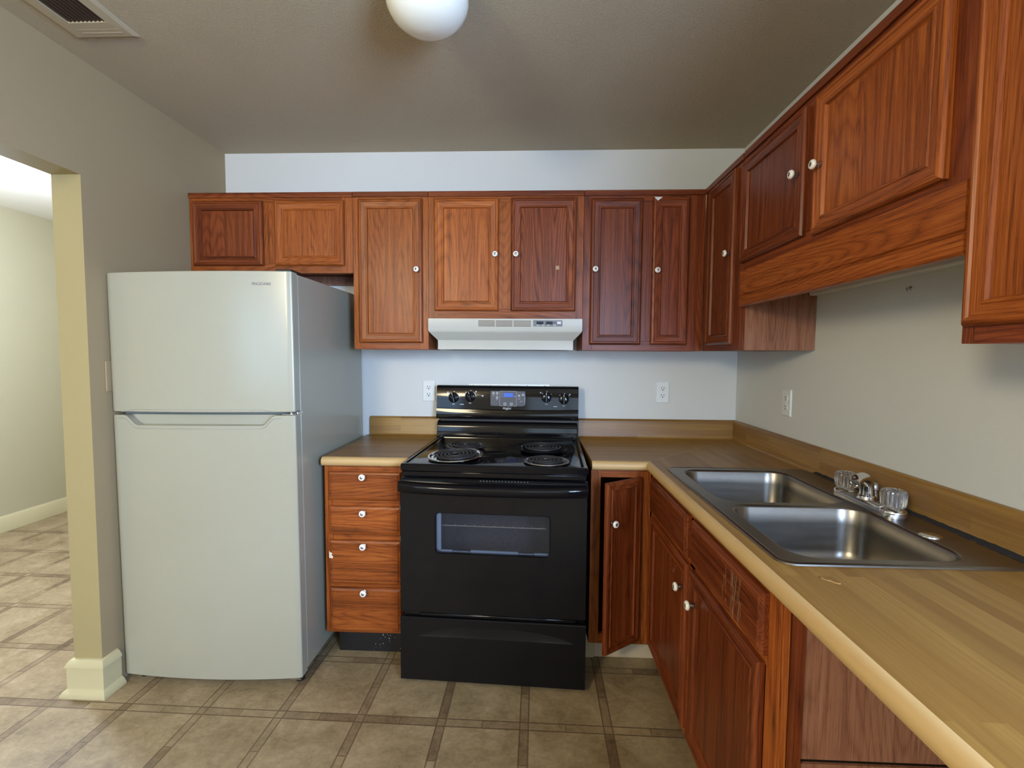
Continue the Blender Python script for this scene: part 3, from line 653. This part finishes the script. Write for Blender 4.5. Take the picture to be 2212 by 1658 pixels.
b = MB(); b.lathe([(0.014, 0), (0.014, 0.02), (0.012, 0.022), (0.012, 0.028), (0.0145, 0.030), (0.0145, 0.044), (0.010, 0.050), (0.0005, 0.051)], (FX+0.022, cy0+0.004, fz+0.016), seg=20); b.build('diverter', 'chrome_dull', t, smooth=45)

# ------------------------------------------------------------------ electric range (local space, turned a little)
t = thing('electric_range', (-0.059, -0.755, 0.0), 'black freestanding electric range with coil burners and an oven window', 'range', rot=(0, 0, R(-2.5)), world=False)
RW = 0.378; GX = -0.008
b = MB()
for a_, c_ in (((-RW+0.006, 0.034, 0.030), (-0.252, 0.700, 0.888)), ((0.252, 0.034, 0.030), (RW-0.006, 0.700, 0.888)), ((-0.252, 0.034, 0.030), (0.252, 0.700, 0.47)), ((-0.252, 0.034, 0.75), (0.252, 0.700, 0.888)), ((-0.252, 0.26, 0.47), (0.252, 0.700, 0.75))): b.box(a_, c_)
b.build('body', 'black_satin', t, smooth=0)
for fx in (-0.33, 0.33):
    for fy in (0.08, 0.64):
        b = MB(); b.lathe([(0.018, 0.0), (0.018, 0.012), (0.008, 0.014), (0.008, 0.031)], (fx, fy, 0.0008), seg=14); b.build('levelling_foot', 'black_rough', t)
# cooktop
b = MB()
def ct(i, z, yb=0.655): return [(x, y, z) for x, y in rrect(-RW+i, 0.004+i, RW-i, yb-i*0.2, 0.012 if i < 0.02 else 0.02, 4)]
b.loops([ct(0.004, 0.889), ct(0.0, 0.892), ct(0.0, 0.913), ct(0.003, 0.9175), ct(0.008, 0.919), ct(0.016, 0.9185), ct(0.021, 0.914), ct(0.026, 0.913), ct(0.030, 0.9145)], 0)
b.build('cooktop', 'black_gloss', t, smooth=25)
def burner(cx, cy, r, pan, lift=0.0, tilt=(0, 0)):
    e = bpy.data.objects.new('burner', None)
    b = MB(); z = 0.9145
    # drip pan: chrome rim with a dark bowl
    b.lathe([(r*0.98, 0.001), (r, 0.004), (r*0.985, 0.0065), (r*0.93, 0.007), (r*0.885, 0.004), (r*0.84, -0.006), (r*0.55, -0.011), (r*0.12, -0.012), (0.0005, -0.012)], (0, 0, 0.011), seg=56, mis=[0, 0, 0, 0, 0 if pan != 'black_satin' else 0, 1, 1, 1])
    p = b.build('drip_pan', [pan, 'black_rough'], t, smooth=40); p.location = (cx, cy, z+lift-0.0065); p.rotation_euler = (R(tilt[0]), R(tilt[1]), 0)
    b = MB(); turns = 4.6 if r > 0.11 else 3.7; ro = r*0.79; ri = 0.018; N = int(turns*40); pts = []
    for k in range(N+1):
        a = 2*math.pi*turns*k/N; rad = ri+(ro-ri)*k/N; pts.append((rad*math.cos(a-0.6), rad*math.sin(a-0.6), 0.0145))
    b.tube(pts, 0.0052, 7)
    for k in range(3):
        a = k*2.094+0.5; b.box((min(0, 0)+0, -0.0015, 0.004), (0.0001, 0.0015, 0.0042)); q = Matrix.Rotation(a, 3, 'Z')
        b.tube([q @ Vector((0.012, 0, 0.0075)), q @ Vector((ro*1.03, 0, 0.0075))], 0.003, 4)
    b.tube([(0.0, ro*0.9, 0.012), (0.0, ro*1.12, 0.006), (0.0, ro*1.2, 0.0)], 0.005, 6)
    c = b.build('coil', 'coil', p, smooth=40); bpy.data.objects.remove(e); c.location = (0, 0, 0.004)
burner(-0.178, 0.150, 0.119, 'chrome', 0.006, (2.5, -2.0))
burner(-0.178, 0.392, 0.092, 'chrome_dull', 0.001)
burner(0.188, 0.375, 0.119, 'black_satin', 0.003, (1.0, 0))
burner(0.213, 0.105, 0.095, 'chrome_dull', 0.0)
# backguard riser and console
b = MB(); gp = [(0.652, 0.9145), (0.651, 0.925), (0.654, 0.975), (0.660, 0.994), (0.672, 1.004), (0.712, 1.004), (0.712, 0.9145)]
b.prism(gp, lambda y, z: (-RW+0.002+GX, y, z), lambda y, z: (RW-0.002+GX, y, z)); b.build('riser', 'black_gloss', t, bevel=0.003, smooth=40)
b = MB(); b.box((-RW+0.010, 0.668, 1.0045), (RW-0.010, 0.71, 1.0165)); b.build('console_gap', 'black_rough', t, smooth=0)
cp = [(0.664, 1.016), (0.654, 1.020), (0.651, 1.030), (0.6515, 1.046), (0.655, 1.058), (0.6565, 1.066), (0.6615, 1.069), (0.6645, 1.120), (0.669, 1.182), (0.674, 1.191), (0.682, 1.195), (0.712, 1.195), (0.712, 1.016)]
b = MB(); n = len(cp); secs = []
for k in range(25):
    x = -RW+2*RW*k/24; s = x/RW; bow = 0.006*s*s; secs.append([(x*1.004+GX, y, z+(bow if 1.05 < z < 1.075 else 0)) for y, z in cp])
b.loops(secs, 0); console_mb = b; marks = []
def cy_at(z): return 0.6613+(z-1.069)*0.0725   # console face
t_con = t
# control display
tilt = R(-4.2)
def panel_pt(x, z, out): return (x+GX, cy_at(z)-out, z)
b = MB(); x0, x1, z0, z1 = -0.090, 0.098, 1.086, 1.172
def pr_ring(i, out): return [panel_pt(x, z, out) for x, z in rrect(x0+i, z0+i, x1-i, z1-i, 0.008, 3)]
b.loops([pr_ring(0, 0.0), pr_ring(0, 0.0022), pr_ring(0.0022, 0.0028), pr_ring(0.0035, 0.0018)], 0, False, True, mis=lambda i, j: 1 if i == 1 else 0)
disp = b.build('control_display', ['panel_grey', 'black_gloss'], t, smooth=25)
b = MB()
def outline(a0, c0, a1, c1, w, o, r=0.004): b.loops([[panel_pt(x, z, o) for x, z in rrect(a0, c0, a1, c1, r, 3)], [panel_pt(x, z, o) for x, z in rrect(a0+w, c0+w, a1-w, c1-w, max(r-w, 0.001), 3)]], 0, False, False)
outline(-0.0385, 1.0885, 0.0525, 1.1695, 0.0016, 0.0026)
def disc(x, z, r, o=0.0026, mi=0, ri=0.0):
    if ri: b.loops([[panel_pt(x+q*math.cos(a), z+q*math.sin(a), o) for a in [2*math.pi*k/20 for k in range(20)]] for q in (r, ri)], mi, False, False)
    else: b.face([panel_pt(x+r*math.cos(2*math.pi*k/20), z+r*math.sin(2*math.pi*k/20), o) for k in range(20)], mi)
for dx in (-0.009, 0.0255): disc(dx, 1.1005, 0.0083, ri=0.0048); disc(dx, 1.1005, 0.0022)
for dx, dz in ((-0.071, 1.157), (-0.0515, 1.158), (-0.0515, 1.134), (0.066, 1.145), (0.087, 1.150)): disc(dx, dz, 0.0066, ri=0.0012)
for dx, dz, w_ in ((-0.071, 1.1455, 0.009), (-0.0515, 1.1475, 0.0105), (-0.0515, 1.1235, 0.010), (0.066, 1.128, 0.012), (0.078, 1.115, 0.012), (-0.025, 1.154, 0.006), (-0.025, 1.142, 0.006), (0.044, 1.140, 0.008)):
    b.face([panel_pt(dx-w_/2, dz-0.0015, 0.0026), panel_pt(dx+w_/2, dz-0.0015, 0.0026), panel_pt(dx+w_/2, dz+0.0015, 0.0026), panel_pt(dx-w_/2, dz+0.0015, 0.0026)])
b.build('panel_markings', 'print_grey', disp, smooth=0, recalc=False)
b = MB(); b.face([panel_pt(-0.017, 1.137, 0.0026), panel_pt(0.036, 1.137, 0.0026), panel_pt(0.036, 1.159, 0.0026), panel_pt(-0.017, 1.159, 0.0026)]); b.build('clock_screen', 'lcd', disp, smooth=0, recalc=False)
b = MB()   # blurred lit segments of the clock
for k, dx in enumerate((-0.009, 0.002, 0.013, 0.024)):
    for a0, c0, a1, c1 in ((0, 0, 0.0016, 0.0065), (0.0052, 0, 0.0068, 0.0065), (0, 0.0075, 0.0016, 0.014), (0.0052, 0.0075, 0.0068, 0.014), (0.001, 0.0062, 0.0058, 0.0078), (0.001, 0.0128, 0.0058, 0.0144), (0.001, -0.0004, 0.0058, 0.0012)):
        b.face([panel_pt(dx-0.003+p[0], 1.141+p[1], 0.0031) for p in ((a0, c0), (a1, c0), (a1, c1), (a0, c1))])
b.build('clock_digits', 'lcd_digit', disp, smooth=0, recalc=False)
def text(name, body, size, mat, parent, loc, rot, shear=0.0, ext=0.0002, width=None, height=None):
    cu = bpy.data.curves.new(name, 'FONT'); cu.body = body; cu.size = size; cu.extrude = ext; cu.shear = shear; cu.align_x = 'CENTER'; cu.align_y = 'CENTER'
    cu.materials.append(M[mat]); o = bpy.data.objects.new(name, cu); COL.objects.link(o); o.parent = parent; o.location = loc; o.rotation_euler = rot
    bpy.context.view_layer.update()
    dg = bpy.context.evaluated_depsgraph_get(); me = bpy.data.meshes.new_from_object(o.evaluated_get(dg)); me.name = name
    dims = o.dimensions.copy(); bpy.data.objects.remove(o); bpy.data.curves.remove(cu)
    o = bpy.data.objects.new(name, me); COL.objects.link(o); o.parent = parent; o.location = loc; o.rotation_euler = rot
    if not me.materials: me.materials.append(M[mat])
    if width: s = width/max(dims.x, 1e-6); o.scale = (s, (height/max(dims.y, 1e-6)) if height else s, 1)
    return o
lg = text('logo', 'Whirlpool', 0.016, 'print_white', t, (GX, cy_at(1.075)-0.0012, 1.0765), (R(90)+tilt*-1*0, 0, 0), shear=0.4, width=0.044, height=0.015); lg['label'] = 'white script logo'
b = MB(); b.tube([(0.004, cy_at(1.07)-0.0008, 1.066), (-0.008, cy_at(1.07)-0.0008, 1.0705), (-0.014, cy_at(1.07)-0.0008, 1.0665), (-0.002, cy_at(1.075)-0.0008, 1.0785), (0.008, cy_at(1.08)-0.0008, 1.0865)], 0.0006, 5); b.build('logo_swirl', 'print_white', t)
def rknob(x, z, rot, r, ring):
    c = Vector((x+GX, cy_at(z), z)); A = Vector((0, -1, 0.0725)).normalized()
    b = MB(); b.lathe([(r, 0.0), (r, 0.006), (r*0.94, 0.010), (r*0.8, 0.012), (0.0005, 0.0125)], c, A, 32)
    U = Vector((math.sin(rot), 0, math.cos(rot))); U = (U-A*U.dot(A)).normalized(); V = A.cross(U)
    gp_ = []
    for w_, o_ in ((0.0075, 0.011), (0.006, 0.020), (0.004, 0.0225)):
        gp_.append([c+A*o_+U*(u*r*0.93)+V*(v*w_) for u, v in ((-1, -1), (1, -1), (1, 1), (-1, 1))])
    b.loops(gp_, 0); k = b.build('control_knob', 'black_gloss', t, bevel=0.001, smooth=35)
    b = MB(); p0 = c+A*0.0232+U*(r*0.55); b.loops([[p0+U*a+V*bb for a, bb in ((0, -0.0012), (r*0.36, -0.0012), (r*0.36, 0.0012), (0, 0.0012))], [p0+A*0.0005+U*a+V*bb for a, bb in ((0, -0.0012), (r*0.36, -0.0012), (r*0.36, 0.0012), (0, 0.0012))]], 0)
    b.build('pointer', 'print_white', k, smooth=0)
    b = console_mb; rg = r*1.14; mi_ = 1 if ring else 2
    if ring:
        n = 40; rng = [R(-50+(280)*k/n+180-90-0) for k in range(n+1)]; a0 = [R(125+290*k/n) for k in range(n+1)]
        b.loops([[c+A*0.0006+Vector((q*math.cos(a), 0, q*math.sin(a))) for a in a0] for q in (rg, rg*0.945)], mi_, False, False, closed=False)
    def mark(dx, dz, w_, h_): b.face([panel_pt(x+dx-w_/2, z+dz-h_/2, 0.0006), panel_pt(x+dx+w_/2, z+dz-h_/2, 0.0006), panel_pt(x+dx+w_/2, z+dz+h_/2, 0.0006), panel_pt(x+dx-w_/2, z+dz+h_/2, 0.0006)], mi_)
    mark(0, -rg-0.004, 0.013, 0.003); mark(0.003, rg*1.02, 0.006, 0.003); mark(-rg*0.72, rg*0.72, 0.004, 0.004); mark(rg*0.86, rg*0.62, 0.004, 0.003)
    mark((-1 if x < -0.25 or (0 < x < 0.25) else 1)*rg*1.02, rg*0.85, 0.007, 0.007)
rknob(-0.287, 1.131, -0.25, 0.0275, True); rknob(-0.197, 1.137, -0.2, 0.0275, True)
rknob(0.211, 1.137, 0.0, 0.0265, False); rknob(0.303, 1.129, 0.0, 0.0265, False)
b = console_mb
for dx, dz, w_, h_ in ((-0.242, 1.095, 0.021, 0.0035), (-0.130, 1.143, 0.014, 0.003), (-0.130, 1.140, 0.005, 0.006), (0.258, 1.090, 0.018, 0.002)):
    b.face([panel_pt(dx-w_/2, dz-h_/2, 0.0006), panel_pt(dx+w_/2, dz-h_/2, 0.0006), panel_pt(dx+w_/2, dz+h_/2, 0.0006), panel_pt(dx-w_/2, dz+h_/2, 0.0006)], 1)
b.build('console', ['black_gloss', 'print_white', 'print_grey'], t, smooth=40)
# vent trim strip under the cooktop
b = MB(); b.box((-RW+0.006, 0.008, 0.868), (RW-0.006, 0.034, 0.888)); b.build('upper_trim', 'black_gloss', t, bevel=0.003)
# oven door with a window opening
DZ0, DZ1 = 0.305, 0.862; wx, wz0, wz1 = 0.2325, 0.556, 0.724
b = MB()
ro_ = lambda y, i: [(x, y, z) for x, z in rrect(-RW+i, DZ0+i, RW-i, DZ1-i, 0.008, 4)]
ri_ = lambda y, i: [(x, y, z-(0.010*(1-(x/wx)**2) if z < 0.62 else 0)) for x, z in rrect(-wx+i, wz0+i, wx-i, wz1-i, 0.014, 4)]
b.loops([ro_(0.032, 0.0), ro_(0.005, 0.0), ro_(0.0, 0.004), ri_(0.0, 0.0), ri_(0.004, 0.003), ri_(0.032, 0.004), ro_(0.032, 0.0)], 0, False, False)
door = b.build('oven_door', 'black_gloss', t, smooth=25)
b = MB(); b.loops([ri_(0.006, 0.003), ri_(0.009, 0.003)], 0); b.build('oven_window', 'oven_glass', door, smooth=0)
b = MB(); b.box((-0.236, 0.0325, 0.538), (0.236, 0.0335, 0.73))
ca = MB(); X0, X1, Z0, Z1, Y1 = -0.246, 0.246, 0.528, 0.742, 0.24
for q in ([(X0, 0.0322, Z0), (X1, 0.0322, Z0), (X1, Y1, Z0-0.05), (X0, Y1, Z0-0.05)], [(X0, Y1, Z1), (X1, Y1, Z1), (X1, 0.0322, Z1), (X0, 0.0322, Z1)], [(X0, 0.0322, Z0), (X0, Y1, Z0-0.05), (X0, Y1, Z1), (X0, 0.0322, Z1)], [(X1, 0.0322, Z1), (X1, Y1, Z1), (X1, Y1, Z0-0.05), (X1, 0.0322, Z0)], [(X0, Y1, Z0-0.05), (X1, Y1, Z0-0.05), (X1, Y1, Z1), (X0, Y1, Z1)]): ca.face(q)
b.bm.free()
# the body box is cut open visually by sitting the cavity in front of a recess: shorten the body front behind the window
ca.build('oven_cavity', 'enamel', t, smooth=0, recalc=False)
b = MB(); b.tube([(-0.215, 0.05, 0.655), (0.215, 0.05, 0.655)], 0.0022, 6); 
for k in range(11): x = -0.20+0.04*k; b.tube([(x, 0.047, 0.6575), (x, 0.062, 0.6575)], 0.0016, 5)
b.build('oven_rack', 'rack_wire', t)
b = MB()
for a0, a1, zz in ((-0.226, -0.165, 0.551), (-0.163, -0.092, 0.547), (-0.09, 0.105, 0.553), (0.107, 0.166, 0.547), (0.168, 0.226, 0.551)): b.box((a0, 0.018, zz-0.004), (a1, 0.026, zz+0.013))
b.box((-0.229, 0.018, 0.556), (-0.212, 0.026, 0.722)); b.build('window_inner_frame', 'enamel_pale', door, smooth=0)
# handle: full-width moulded bar
b = MB(); secs = []
for k in range(29):
    s = -1+2*k/28; x = s*RW; o_ = 0.046*(1-abs(s)**6*0.5); bw = 0.006*(1-s*s)
    secs.append([(x, -y*o_/0.046 if y > 0.004 else -y, z-bw) for y, z in ((0.001, 0.853), (0.016, 0.853), (0.032, 0.851), (0.043, 0.845), (0.046, 0.835), (0.043, 0.822), (0.036, 0.811), (0.028, 0.808), (0.022, 0.812), (0.018, 0.826), (0.001, 0.830))])
b.loops(secs, 0); b.build('oven_handle', 'black_gloss', t, smooth=50)
b = MB()
for k in range(16): b.box((-0.05+0.0125*k, -0.0006, 0.855), (-0.044+0.0125*k, 0.002, 0.861))
b.build('vent_slots', 'slot_dark', door, smooth=0)
# storage drawer with a swooping finger recess
ZL = 0.206
def arc_top(x):
    u = (x-0.012)/0.315
    return ZL+0.0012+(0.042*(1-u*u)**0.75 if abs(u) < 1 else 0.0)
b = MB(); NXg = 96; grid = []; KR = 12
def dcol(x):
    """one column of the drawer front: a scoop that deepens upwards from a crisp lower edge"""
    tp = arc_top(x); h = tp-ZL; pts = [(0.020, 0), (0.06, 0), (0.12, 0), (0.18, 0), (ZL-0.0008, 0)]
    for k in range(KR+1): pts.append((ZL+h*k/KR, (0.008*min(1, h/0.03)*(k/KR)**0.8 if h > 0.003 else 0.0)))
    return pts+[(tp+0.004*min(1, h/0.03)+0.0004, 0.0), (0.268, 0), (0.280, 0), (0.284, 0.004)]
cols = [dcol(-RW+2*RW*i/NXg) for i in range(NXg+1)]; zs = cols[0]
for j in range(len(zs)): grid.append([b.bm.verts.new((-RW+2*RW*i/NXg, cols[i][j][1], cols[i][j][0])) for i in range(NXg+1)])
for j in range(len(zs)-1):
    for i in range(NXg): b.bm.faces.new((grid[j][i], grid[j][i+1], grid[j+1][i+1], grid[j+1][i]))
bv_ = [[b.bm.verts.new((x, 0.032, z)) for x in (-RW, RW)] for z in (0.020, 0.284)]
b.bm.faces.new([*reversed(grid[0]), *[bv_[0][0]], bv_[0][1]][::1]); b.bm.faces.new([*grid[-1], bv_[1][1], bv_[1][0]])
b.bm.faces.new([g[0] for g in grid]+[bv_[1][0], bv_[0][0]]); b.bm.faces.new([g[-1] for g in grid][::-1]+[bv_[0][1], bv_[1][1]])
b.build('storage_drawer', 'black_satin', t, smooth=28)
b = MB(); b.box((-0.30, 0.008, 0.286), (0.34, 0.033, 0.3015)); b.build('drawer_lip', 'black_gloss', t, bevel=0.005)

# ------------------------------------------------------------------ refrigerator (local space)
t = thing('refrigerator', (-1.205, -0.783, 0.0), 'white top-freezer refrigerator left of the drawers', 'refrigerator', rot=(0, R(-0.45), 0), world=False)
FW = 0.374
def bowy(x): return -0.024*(1-(x/FW)**2)
def doorshell(name, ztop, zbot, mat='fridge'):
    b = MB(); NXd = 60; xs = [-FW+2*FW*i/NXd for i in range(NXd+1)]
    def rnd(x): return 0.006*max(0, (abs(x)-FW+0.012)/0.012)**2
    f0 = [(x, bowy(x)+rnd(x), zbot(x)) for x in xs]; f1 = [(x, bowy(x)+rnd(x), ztop(x)) for x in xs]
    g0 = [(x, 0.050, zbot(x)) for x in xs]; g1 = [(x, 0.050, ztop(x)) for x in xs]
    b.loops([f0, f1, g1, g0, f0], 0, False, False, closed=False)
    b.face([f0[0], f1[0], g1[0], g0[0]]); b.face([f0[-1], f1[-1], g1[-1], g0[-1]])
    return b.build(name, mat, t, bevel=0.003, smooth=30)
def notch(x):
    a0, a1, c1, c0 = -0.322, -0.262, 0.245, 0.300
    sm = lambda q: q*q*(3-2*q)
    if x <= a0 or x >= c0: return 0.0
    if x < a1: return sm((x-a0)/(a1-a0))
    if x > c1: return sm((c0-x)/(c0-c1))
    return 1.0
ZD = 1.113
fz_d = doorshell('freezer_door', lambda x: 1.676, lambda x: 1.126)
fr_d = doorshell('fridge_door', lambda x: ZD-0.040*notch(x), lambda x: 0.034)
for dr, zz, dn in ((fr_d, ZD, 1), ):
    b = MB(); N = 70; xs = [-0.345+0.665*i/N for i in range(N+1)]
    b.tube([(x, bowy(x)-0.0002, ZD-0.0125-0.040*notch(x)) for x in xs], 0.0014, 6); b.build('handle_trim', 'fridge_grey', dr, smooth=60)
    b = MB(); N = 50; xs = [-0.318+0.615*i/N for i in range(N+1)]
    b.loops([[(x, 0.006, ZD-0.041*notch(x)-0.004) for x in xs], [(x, 0.026, ZD-0.041*notch(x)-0.002) for x in xs], [(x, 0.030, ZD-0.001) for x in xs], [(x, 0.045, ZD) for x in xs]], 0, False, False, closed=False)
    b.build('handle_recess', 'fridge', dr, smooth=60)
b = MB(); N = 40; xs = [-0.330+0.63*i/N for i in range(N+1)]
b.tube([(x, bowy(x)-0.0002, 1.1265+0.0095*notch(x)) for x in xs], 0.0012, 6); b.build('lower_trim', 'fridge_grey', fz_d, smooth=60)
b = MB(); b.box((-FW+0.012, 0.050, 0.06), (FW-0.012, 0.058, 1.670)); b.build('door_gasket', 'fridge_grey', t, smooth=0)
b = MB(); b.box((-FW+0.002, 0.058, 0.040), (FW-0.003, 0.765, 1.672)); b.build('case', 'fridge', t, bevel=0.004)
b = MB(); b.box((FW-0.07, 0.012, 1.6765), (FW-0.006, 0.10, 1.686)); b.build('hinge_cover', 'black_rough', t, bevel=0.003)
b = MB(); b.box((FW-0.05, -0.002, 1.1145), (FW-0.004, 0.046, 1.1175)); b.lathe([(0.006, 0), (0.006, 0.010)], (FW-0.018, 0.01, 1.1145), seg=14); b.box((FW-0.002, 0.02, 1.113), (FW+0.004, 0.056, 1.124)); b.build('hinge', 'chrome', t)
b = MB(); b.box((FW-0.055, 0.004, 0.024), (FW-0.008, 0.07, 0.031)); b.lathe([(0.007, 0), (0.007, 0.008)], (FW-0.02, 0.012, 0.026), seg=14); b.build('lower_hinge', 'chrome_dull', t)
for fx in (-0.32, 0.345):
    for fy in (0.045, 0.70):
        b = MB(); b.lathe([(0.017, 0.0), (0.017, 0.012), (0.006, 0.014), (0.006, 0.042)], (fx, fy, 0.0 if fx > 0 else -0.0), seg=16); b.build('foot', 'black_rough', t)
b = MB(); b.box((-FW+0.02, 0.06, 0.014), (FW-0.02, 0.07, 0.042)); b.build('kick_grille', 'black_rough', t, smooth=0)
lg = text('logo', 'FRIGIDAIRE', 0.012, 'logo_grey', fz_d, (0.262, bowy(0.262)-0.0006, 1.6255), (R(90), 0, math.atan(2*0.024*0.262/FW**2)), width=0.071, height=0.0105); lg['label'] = 'grey lettered logo'

# ------------------------------------------------------------------ outlets, wall fittings
def outlet(label, C, U, N, group):
    C, U, N = Vector(C), Vector(U), Vector(N); Z = Vector((0, 0, 1)); t = thing('wall_outlet', tuple(C), label, 'outlet', group)
    b = MB(); P = lambda u, v, o: C+U*u+Z*v+N*o
    rg = lambda i, o: [P(x, z, o) for x, z in rrect(-0.035+i, -0.0575+i, 0.035-i, 0.0575-i, 0.004, 3)]
    b.loops([rg(0, 0.0003), rg(0, 0.004), rg(0.003, 0.0065)], 0); b.lathe([(0.003, 0), (0.0025, 0.0008), (0.0002, 0.0009)], P(0, 0, 0.0065), N, 10, 0); b.build('plate', 'plastic_white', t, smooth=30)
    for s in (1, -1):
        b = MB(); zc = s*0.0195
        ring = lambda r, o: [P(max(-0.0155, min(0.0155, r*1.1*math.cos(2*math.pi*k/28))), zc+r*0.86*math.sin(2*math.pi*k/28), o) for k in range(28)]
        b.loops([ring(0.0165, 0.006), ring(0.0162, 0.0080), ring(0.0150, 0.0084)], 0, False, True)
        def q(u0, v0, u1, v1): b.face([P(u0, zc+v0, 0.0087), P(u1, zc+v0, 0.0087), P(u1, zc+v1, 0.0087), P(u0, zc+v1, 0.0087)], 1)
        q(-0.0085, 0.0, -0.0058, 0.0085); q(0.0050, 0.0005, 0.0077, 0.0080)
        b.face([P(0.0028*math.cos(2*math.pi*k/12), zc-0.0065+0.0032*math.sin(2*math.pi*k/12), 0.0087) for k in range(12)], 1)
        b.build('receptacle', ['plastic_white', 'dark_void'], t, smooth=25, recalc=False)
outlet('white duplex outlet half hidden behind the left end of the range', (-0.474, 0, 1.160), (1, 0, 0), NY, 'white duplex wall outlets')
outlet('white duplex outlet on the back wall right of the range', (0.805, 0, 1.1645), (1, 0, 0), NY, 'white duplex wall outlets')
outlet('white duplex outlet on the right wall near the corner', (XR, -0.518, 1.162), (0, -1, 0), NX, 'white duplex wall outlets')
t = thing('wall_plate', (XL, -0.76, 1.264), 'plain wall plate on the taupe wall, mostly hidden by the refrigerator', 'wall plate')
MB().box((XL+0.0003, -0.795, 1.204), (XL+0.006, -0.725, 1.324)).build('plate', 'wall_taupe', t, bevel=0.002)
t = thing('mounting_strip', (-0.03, 0, 1.19), 'slim pierced metal strip on the wall above the range console', 'metal strip')
b = MB(); b.prism([(0.0003, 1.178), (0.012, 1.178), (0.012, 1.180), (0.003, 1.1815), (0.003, 1.199), (0.0003, 1.199)], lambda d, z: (-0.256, -d, z), lambda d, z: (0.193, -d, z))
for x in (-0.228, -0.131, -0.03, 0.07, 0.168): b.face([(x+0.005*math.cos(2*math.pi*k/12), -0.0034, 1.1915+0.003*math.sin(2*math.pi*k/12)) for k in range(12)], 1)
b.build('strip', ['steel_light', 'dark_void'], t, smooth=0)
t = thing('wall_hook', (XR, -1.163, 1.562), 'tiny grey screw hook left in the right wall below the valance', 'hook')
b = MB(); b.lathe([(0.006, 0.0003), (0.005, 0.002), (0.0005, 0.003)], (XR, -1.163, 1.562), NX, 12); b.tube([(XR, -1.163, 1.562), (XR-0.012, -1.163, 1.562), (XR-0.016, -1.167, 1.557), (XR-0.014, -1.170, 1.552)], 0.0016, 6); b.build('hook', 'chrome_dull', t)

# ------------------------------------------------------------------ ceiling fixtures
t = thing('ceiling_light', (-0.217, -1.195, HC), 'white opal mushroom ceiling light, off, near the top edge', 'ceiling light')
b = MB(); b.lathe([(0.085, 0.0), (0.088, -0.012), (0.078, -0.022)], (-0.217, -1.195, HC-0.0005), seg=40); b.build('canopy', 'trim_white', t, smooth=40)
b = MB(); pf = [(r_*0.88, h_) for r_, h_ in [(0.078, -0.020), (0.100, -0.026), (0.121, -0.040), (0.132, -0.060), (0.135, -0.078), (0.130, -0.098), (0.116, -0.120), (0.094, -0.138), (0.066, -0.151), (0.034, -0.158), (0.0005, -0.160)]]
b.lathe(pf, (-0.217, -1.195, HC), seg=56); b.build('globe', 'opal', t, smooth=70)
t = thing('ceiling_vent', (-1.385, -1.16, HC), 'dusty beige ceiling air vent with dark louvers beside the taupe wall', 'vent')
b = MB(); vx0, vx1, vy0, vy1 = -1.495, -1.270, -1.42, -0.958; ix0, ix1, iy0, iy1 = -1.443, -1.314, -1.37, -1.042
o4 = lambda x0, y0, x1, y1, z: [(x0, y0, z), (x1, y0, z), (x1, y1, z), (x0, y1, z)]
b.loops([o4(vx0, vy0, vx1, vy1, HC-0.0005), o4(vx0, vy0, vx1, vy1, HC-0.004), o4(vx0+0.012, vy0+0.012, vx1-0.012, vy1-0.012, HC-0.009), o4(ix0, iy0, ix1, iy1, HC-0.011), o4(ix0, iy0, ix1, iy1, HC-0.003)], 0, False, False)
for k in range(3): b.box((ix0-0.002, iy1+0.016+0.017*k, HC-0.0105), (ix1+0.01, iy1+0.019+0.017*k, HC-0.0085))
b.build('frame', 'vent', t, smooth=0)
MB().box((ix0, iy0, HC-0.0025), (ix1, iy1, HC-0.0008)).build('duct', 'dark_void', t, smooth=0)
b = MB()
for k in range(9):
    x = ix0+0.008+k*0.0142; b.face([(x, iy0, HC-0.0098), (x, iy1, HC-0.0098), (x+0.008, iy1, HC-0.003), (x+0.008, iy0, HC-0.003)])
b.build('louvers', 'vent_dark', t, smooth=0, recalc=False)
